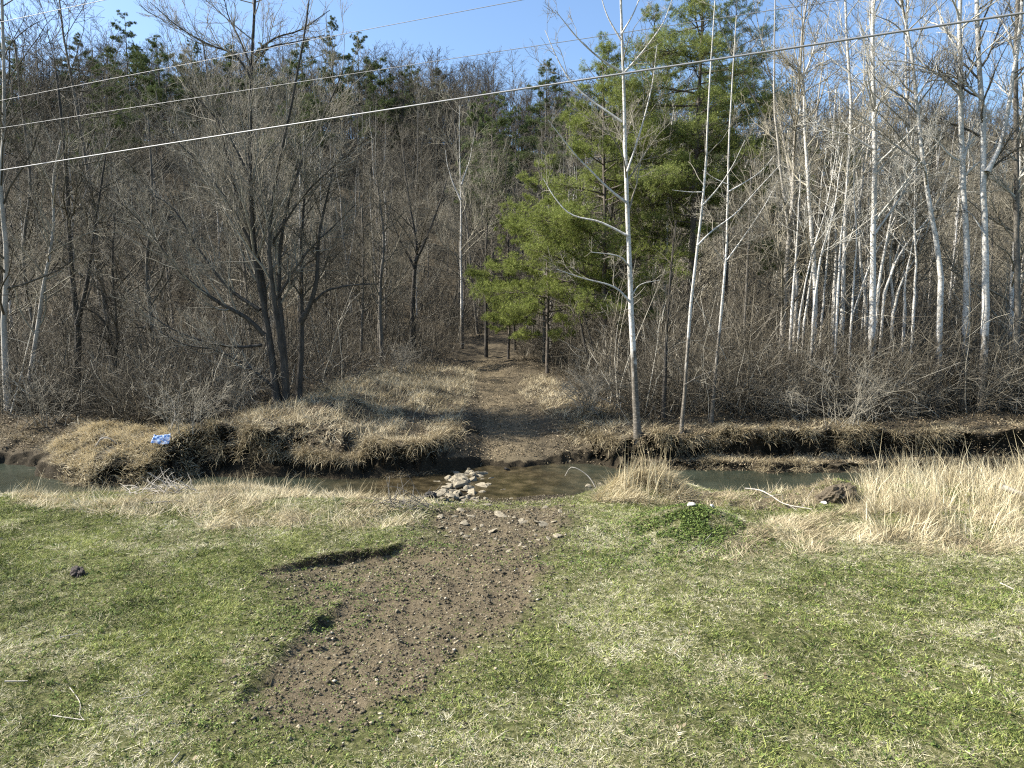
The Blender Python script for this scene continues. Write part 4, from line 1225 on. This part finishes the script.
# --- forest individuals: prototypes copied over the hillside
def bare_proto(seed, h, k, rt, r0=None, fork=False):
    r_ = np.random.default_rng(seed)
    n = 12
    s = np.linspace(0, 1, n)
    P = np.stack([np.cumsum(r_.normal(0, .10, n)) * s, np.cumsum(r_.normal(0, .10, n)) * s, h * s], 1)[None]
    P[0, 0, 2] = -.4
    r0 = r0 or h * .0062
    Rd = (r0 * (1 - s) ** .9 + .015)[None]
    if fork:
        f = spawn(P, Rd, 2, r_, (.3, .5), (22, 5), (.6, .1), .2, n, .04, .06, .75, 9, .012)
        P = np.concatenate([P, f[0]]); Rd = np.concatenate([Rd, f[1]])
    c1 = spawn(P, Rd, k[0], r_, (.14, 1), (48, 13), (.32, .2), .6, 7, .14, .07, .5, .05, rt)
    c2 = spawn(*c1, k[1], r_, (.15, 1), (40, 12), (.45, .3), .4, 6, .17, .06, .65, .03, rt, .5)
    c3 = spawn(*c2, k[2], r_, (.1, 1), (40, 12), (.5, .3), .3, 4, .18, .05, .6, .012, rt * .7, .4)
    tr = tubes([(P, Rd, 6)])
    cr = tubes([(*c1, 4), (*c2, 3), (*c3, 3)])
    return mesh_np('trunk', *tr), mesh_np('crown', *cr)


protos = []
for i in range(9):
    tm, cm = bare_proto(400 + i, [15, 17, 13, 16, 14, 18, 12, 15, 16][i], (42, 280, 620), .008, fork=i % 3 == 0)
    tm.materials.append([M['bark_grey'], M['bark_dark'], M['bark_grey'], M['bark_pale'], M['bark_dark'], M['bark_grey'], M['bark_grey'], M['bark_white'], M['bark_grey']][i])
    cm.materials.append([M['twig'], M['twig'], M['twig_tan'], M['twig_tan'], M['twig'], M['twig'], M['twig_tan'], M['twig_tan'], M['twig']][i])
    protos.append((tm, cm))

rng = np.random.default_rng(77)


def corridor(x, y):
    d, _, _ = seg_dist(np.array([x]), np.array([y]), PATHC)
    w = 3.2 if y < 48 else 1.8
    if d[0] < w: return True
    return (-7.5 < x < 4.0 and y < 42) or (y < 27.5)


spots = []
tries = 0
while len(spots) < 250 and tries < 60000:
    tries += 1
    y = 28 + 86 * rng.random() ** .85
    x = rng.uniform(-.76, .76) * y
    if corridor(x, y): continue
    if -26 < x < -5 and y < 39 and rng.random() < .7: continue
    if 3 < x < 27 and y < 46 and rng.random() < .68: continue
    md = 1.7 + .012 * y
    if any((x - a_) ** 2 + (y - b_) ** 2 < md * md for a_, b_ in spots): continue
    spots.append((x, y))
near_lab = {-1: ('bare grey brown tree in the left wood behind the brush', 'bare trees in the left wood'),
            0: ('bare grey brown tree beyond the end of the path', 'bare trees beyond the path'),
            1: ('bare brown tree in the right wood behind the white trunks', 'bare trees in the right wood')}
far_lab = ('bare tree on the steep wooded hillside, one of many alike', 'bare trees on the hillside')
for x, y in sorted(spots, key=lambda p: p[1]):
    k = int(rng.integers(0, 9))
    if x > .12 * y and rng.random() < .5: k = [3, 7][int(rng.integers(0, 2))]
    sc = rng.uniform(.75, 1.1)
    a = x / y
    if y < 60:
        if a < -.3: sc *= 1.05
        elif a < .12: sc *= .78
        else: sc *= 1.12
        lab, grp = near_lab[-1 if a < -.2 else (0 if a < .2 else 1)]
    else:
        lab, grp = far_lab
    t = empty('bare_tree', (x, y, tz(x, y)), lab, 'tree', grp)
    t.rotation_euler = (rng.normal(0, .03), rng.normal(0, .03), rng.uniform(0, 6.28)); t.scale = (sc, sc, sc)
    link('trunk', protos[k][0], None, t); link('crown', protos[k][1], None, t)

# pines on the hill
HP = [(143, 103, 24, 'dark pine on the left skyline, the pointed one'), (172, 96, 44, 'broad dark pine next to the pointed skyline pine'), (340, 111, 26, 'dark pine on the skyline right of the wide tree'), (492, 75, 84, 'dark green pine alone on the hill above the path'), (478, 86, 104, 'dark pine partly behind the lone hill pine'), (205, 107, 50, 'dark pine behind the crown of the wide tree'), (272, 116, 52, 'skyline pine seen through the top of the wide tree'), (385, 103, 66, 'green pine on the hill right of the wide tree'), (545, 120, 66, 'distant pine on the middle skyline'), (600, 120, 72, 'distant pine on the skyline behind the sycamore'), (440, 120, 74, 'small dark pine below the middle skyline'), (310, 94, 48, 'dim pine half way up the left hill'), (120, 81, 60, 'green pine below the pointed skyline pine'), (30, 86, 44, 'pine behind the pale trunk at the far left'), (95, 110, 44, 'pine on the skyline left of the pointed one'), (240, 103, 52, 'pine crossed by the stems of the wide tree'), (365, 116, 42, 'taller skyline pine right of the wide tree'), (415, 110, 72, 'squat green pine below the taller skyline pine'), (515, 101, 110, 'dark pine on the slope right of the lone hill pine'), (565, 96, 96, 'dark pine low on the slope left of the sycamore'), (290, 86, 110, 'small green pine low on the left hill')]
for i, (px, d_, yt_, lab) in enumerate(HP):
    q_ = at(px, d_)
    h = min(max(CAMZ + (HOR - yt_ - 6) / F * d_ - q_[2], 8), 21)
    pine('pine_tree', q_, h, .2, 2.0 + .12 * h, .3, 46, 620, 5600, 230 + i, lab, mat='needles_dark', tuft=(6, .17, .042))

# the rest of the wood: one mass
rng = np.random.default_rng(88)
low = []
for i in range(6):
    r_ = np.random.default_rng(500 + i); h = [14, 16, 12, 15, 17, 13][i]; n = 6; s = np.linspace(0, 1, n)
    P = np.stack([np.cumsum(r_.normal(0, .15, n)) * s, np.cumsum(r_.normal(0, .15, n)) * s, h * s - .4 * (s == 0)], 1)[None]
    Rd = (h * .009 * (1 - s) + .02)[None]
    c1 = spawn(P, Rd, 30, r_, (.12, 1), (42, 12), (.32, .2), .55, 4, .15, .08, .5, .06, .016)
    c2 = spawn(*c1, 170, r_, (.15, 1), (40, 12), (.45, .3), .4, 3, .15, .06, .7, .03, .014, .6)
    c3 = spawn(*c2, 420, r_, (.1, 1), (40, 12), (.55, .3), .3, 2, .15, .06, .8, .02, .013, .5)
    low.append(tubes([(P, Rd, 4), (*c1, 3), (*c2, 3), (*c3, 3)]))
Vs, Qs, off, tones = [], [], 0, []
cnt = 0
wy_ = np.concatenate([100 + 95 * rng.random(950) ** .9, 60 + 125 * rng.random(1500)]); wx_ = rng.uniform(-.8, .8, 2450) * wy_; wz_ = terrain(wx_, wy_)
r_ = np.random.default_rng(510)
bushes = []
for i in range(4):
    n_ = 9
    Pb = walk(np.stack([.4 * r_.normal(size=n_), .4 * r_.normal(size=n_), np.full(n_, -.2)], 1), unit(np.stack([r_.normal(0, .35, n_), r_.normal(0, .35, n_), np.ones(n_)], 1)), r_.uniform(3, 6.5, n_), 4, .1, .02, r_)
    Rb = np.linspace(.03, .012, 4)[None].repeat(n_, 0)
    c1 = spawn(Pb, Rb, 70, r_, (.1, 1), (42, 12), (.4, .3), .4, 3, .15, .05, .7, .02, .011, .6)
    bushes.append(tubes([(Pb, Rb, 3), (*c1, 3)]))
while cnt < 900 + 1000:
    x, y, zz_ = wx_[cnt], wy_[cnt], wz_[cnt]
    V, Q = low[int(rng.integers(0, 6))] if cnt < 900 else bushes[int(rng.integers(0, 4))]
    a = rng.uniform(0, 6.28); sc = rng.uniform(.75, 1.15)
    ca, sa = math.cos(a) * sc, math.sin(a) * sc
    Vr = np.stack([V[:, 0] * ca - V[:, 1] * sa + x, V[:, 0] * sa + V[:, 1] * ca + y, V[:, 2] * sc + zz_], 1)
    tones.append(np.full(len(V), rng.random())); Vs.append(Vr); Qs.append(Q + off); off += len(V); cnt += 1
tag(link('woods', mesh_np('woods', np.concatenate(Vs), np.concatenate(Qs), tint={'tone': np.concatenate(tones)}), M['twig_far']), 'mass of bare trees covering the upper hillside', 'woods', kind='stuff')

# undergrowth
rng = np.random.default_rng(99)
K = 60000
y = 24.2 + 34 * rng.random(K) ** 1.6
x = rng.uniform(-.77, .77, K) * y
d1, _, _ = seg_dist(x, y, PATHC)
dens = np.clip(fbm(x * .35, y * .35, 95, 3) * 1.7 - .25, 0.05, 1)
keep = (d1 > 2.0 + 1.2 * (y < 45)) & ~((x > -7.2) & (x < 2.8) & (y < 38)) & (y > np.interp(x, _fx, _fy) + 3.0 + .8 * fbm(x, y, 96)) & (rng.random(K) < dens)
keep &= ~((x > 3.5) & (rng.random(len(x)) > .08 + .95 * smooth((y - 25.0) / 3)))
keep &= ~((x > -11) & (x < -6.3) & (y < 28.6))
edge_c = (x > -9.5) & (x < 5) & (y < 46)
x, y = x[keep], y[keep]; n_ = len(x)
az = rng.uniform(0, 6.28, n_); el = rng.uniform(.5, 1.5, n_)
hh = (.5 + 2.6 * rng.random(n_) ** 1.6) * np.where((x > 3.5) & (y > 25.8), 1.55, 1) * np.where((np.abs(x + 2) < 8) & (y < 45), .6, 1)
dd = np.stack([np.cos(az) * np.cos(el), np.sin(az) * np.cos(el), np.sin(el)], 1)
Pw = walk(np.stack([x, y, terrain(x, y) - .05], 1), dd, hh, 5, .2, -.05, rng)
ti = np.clip(rng.normal(.42, .22, n_), 0, 1)
g1 = (Pw, np.linspace(.012, .005, 5)[None].repeat(n_, 0), 3)
c2 = spawn(Pw, g1[1], 65000, rng, (.2, 1), (45, 15), (.5, .3), .3, 4, .2, .0, .7, .01, .0045, .25)
# saplings standing through it
Ks = 2300
ys_ = 27 + 68 * rng.random(Ks) ** 1.1; xs_ = rng.uniform(-.77, .77, Ks) * ys_
d1, _, _ = seg_dist(xs_, ys_, PATHC)
keep = (d1 > 2.2) & ~((xs_ > -7.5) & (xs_ < 3.2) & (ys_ < 40)) & ~((xs_ < -3) & (xs_ > -14) & (ys_ < 30))
xs_, ys_ = xs_[keep], ys_[keep]; m_ = len(xs_)
hs = rng.uniform(2.0, 6.5, m_)
dd = unit(np.stack([rng.normal(0, .22, m_), rng.normal(0, .22, m_), np.ones(m_)], 1))
Sw = walk(np.stack([xs_, ys_, terrain(xs_, ys_) - .1], 1), dd, hs, 8, .09, .02, rng)
Sr = np.linspace(1, .2, 8)[None] * (hs * .0052)[:, None]
s2 = spawn(Sw, Sr, 22000, rng, (.12, 1), (46, 14), (.34, .2), .55, 5, .15, .05, .55, .012, .005, .3)
s3 = spawn(*s2, 26000, rng, (.15, 1), (42, 14), (.5, .3), .3, 3, .15, .05, .6, .007, .004, .25)
V, Q = tubes([g1, (*c2, 3), (Sw, Sr, 4), (*s2, 3), (*s3, 3)])
tS = np.clip(rng.normal(.45, .25, m_) + .25 * (xs_ > .15 * ys_), 0, 1)
A = np.concatenate([np.repeat(ti, 15), np.repeat(np.clip(rng.normal(.5, .22, len(c2[0])), 0, 1), 12), np.repeat(tS, 32),
                    np.repeat(np.clip(rng.normal(.55, .22, len(s2[0])), 0, 1), 15), np.repeat(np.clip(rng.normal(.6, .22, len(s3[0])), 0, 1), 9)])
tag(link('undergrowth', mesh_np('undergrowth', V, Q, None, {'tint': A}), M['brush']), 'dense tangle of bare brown brush under the trees', 'undergrowth', kind='stuff')

# pale shrubs that stand out of the brush
SH = [(845, 425, 2.6, 'tan many stemmed shrub on the right bank top'), (905, 415, 2.4, 'tan arching shrub near the tall reeds'), (800, 420, 2.0, 'low tan shrub between the white stems and the arching shrub'), (190, 432, 1.5, 'tan upright shrub beside the blue sheet'), (975, 410, 2.6, 'wide tangled shrub behind the reeds'), (40, 425, 2.2, 'tan arching shrub at the head of the straw hump'), (590, 410, 1.9, 'thin tan shrub beside the path under the pine'), (760, 412, 2.2, 'tan shrub behind the second white stem'), (235, 412, 1.9, 'tan shrub left of the wide tree foot'), (400, 372, 1.6, 'low tan shrub at the left side of the path'), (872, 408, 2.9, 'tan shrub at the foot of the thick straight white trunk'), (938, 404, 2.8, 'tall tan shrub in front of the leaning white trunk'), (1004, 408, 2.9, 'tan shrub below the forked white tree'), (822, 402, 2.6, 'tan shrub in front of the crowd of slim white stems'), (706, 414, 1.8, 'thin tan shrub between the two white saplings')]
for i, (px, py, h, lab) in enumerate(SH):
    r_ = np.random.default_rng(600 + i)
    c = G(px, py); n_ = 30
    az = r_.uniform(0, 6.28, n_); el = r_.uniform(.7, 1.5, n_)
    dd = np.stack([np.cos(az) * np.cos(el), np.sin(az) * np.cos(el), np.sin(el)], 1)
    st = np.stack([.25 * r_.normal(size=n_), .25 * r_.normal(size=n_), 0 * az - .05], 1)
    Pw = walk(st, dd, h * r_.uniform(.6, 1.3, n_), 8, .13, -.05, r_)
    Rw = np.linspace(.011, .004, 8)[None].repeat(n_, 0)
    c1 = spawn(Pw, Rw, 160, r_, (.2, 1), (45, 14), (.4, .3), .4, 5, .18, -.02, .7, .01, .005, .25)
    c2 = spawn(*c1, 420, r_, (.1, 1), (45, 14), (.5, .3), .3, 4, .18, 0, .8, .01, .004, .15)
    V, Q = tubes([(Pw, Rw, 5), (*c1, 3), (*c2, 3)]); o = link('shrub', mesh_np('shrub', V, Q), M['shrub']); o.location = c; tag(o, lab, 'shrub')

# ------------------------------------------------------------------ light
sc = bpy.context.scene
SUN_AZ, SUN_EL = math.atan2(.08, -.997), R(41)        # from the left, a little beyond
sun_dir = np.array([math.cos(SUN_AZ) * math.cos(SUN_EL), math.sin(SUN_AZ) * math.cos(SUN_EL), math.sin(SUN_EL)])
from mathutils import Vector
ld = bpy.data.lights.new('sun', 'SUN'); ld.energy = 5.0; ld.angle = R(.5); ld.color = (1.0, .95, .87)
lo = bpy.data.objects.new('sun', ld); lo.rotation_euler = Vector(sun_dir).to_track_quat('Z', 'Y').to_euler(); lo.location = (-30, 10, 40)
C.objects.link(lo)
w = bpy.data.worlds.new('World'); sc.world = w; w.use_nodes = True
nt = w.node_tree
bg = nt.nodes['Background']; bg.inputs[1].default_value = .09
sky = nt.nodes.new('ShaderNodeTexSky'); sky.sky_type = 'NISHITA'; sky.sun_disc = False
sky.sun_elevation = SUN_EL; sky.sun_rotation = math.pi / 2 - SUN_AZ
sky.altitude = 300; sky.air_density = 1.15; sky.dust_density = 1.6; sky.ozone_density = 5.0
nt.links.new(sky.outputs[0], bg.inputs[0])

sc.view_settings.view_transform = 'Standard'; sc.view_settings.look = 'None'
sc.view_settings.exposure = 1.45; sc.view_settings.gamma = 1
sc.view_settings.use_curve_mapping = False
sc.cycles.use_denoising = False
sc.cycles.max_bounces = 4; sc.cycles.diffuse_bounces = 2; sc.cycles.glossy_bounces = 2; sc.cycles.transmission_bounces = 2; sc.cycles.transparent_max_bounces = 4
sc.cycles.pixel_filter_type = 'BLACKMAN_HARRIS'; sc.cycles.filter_width = 1.2
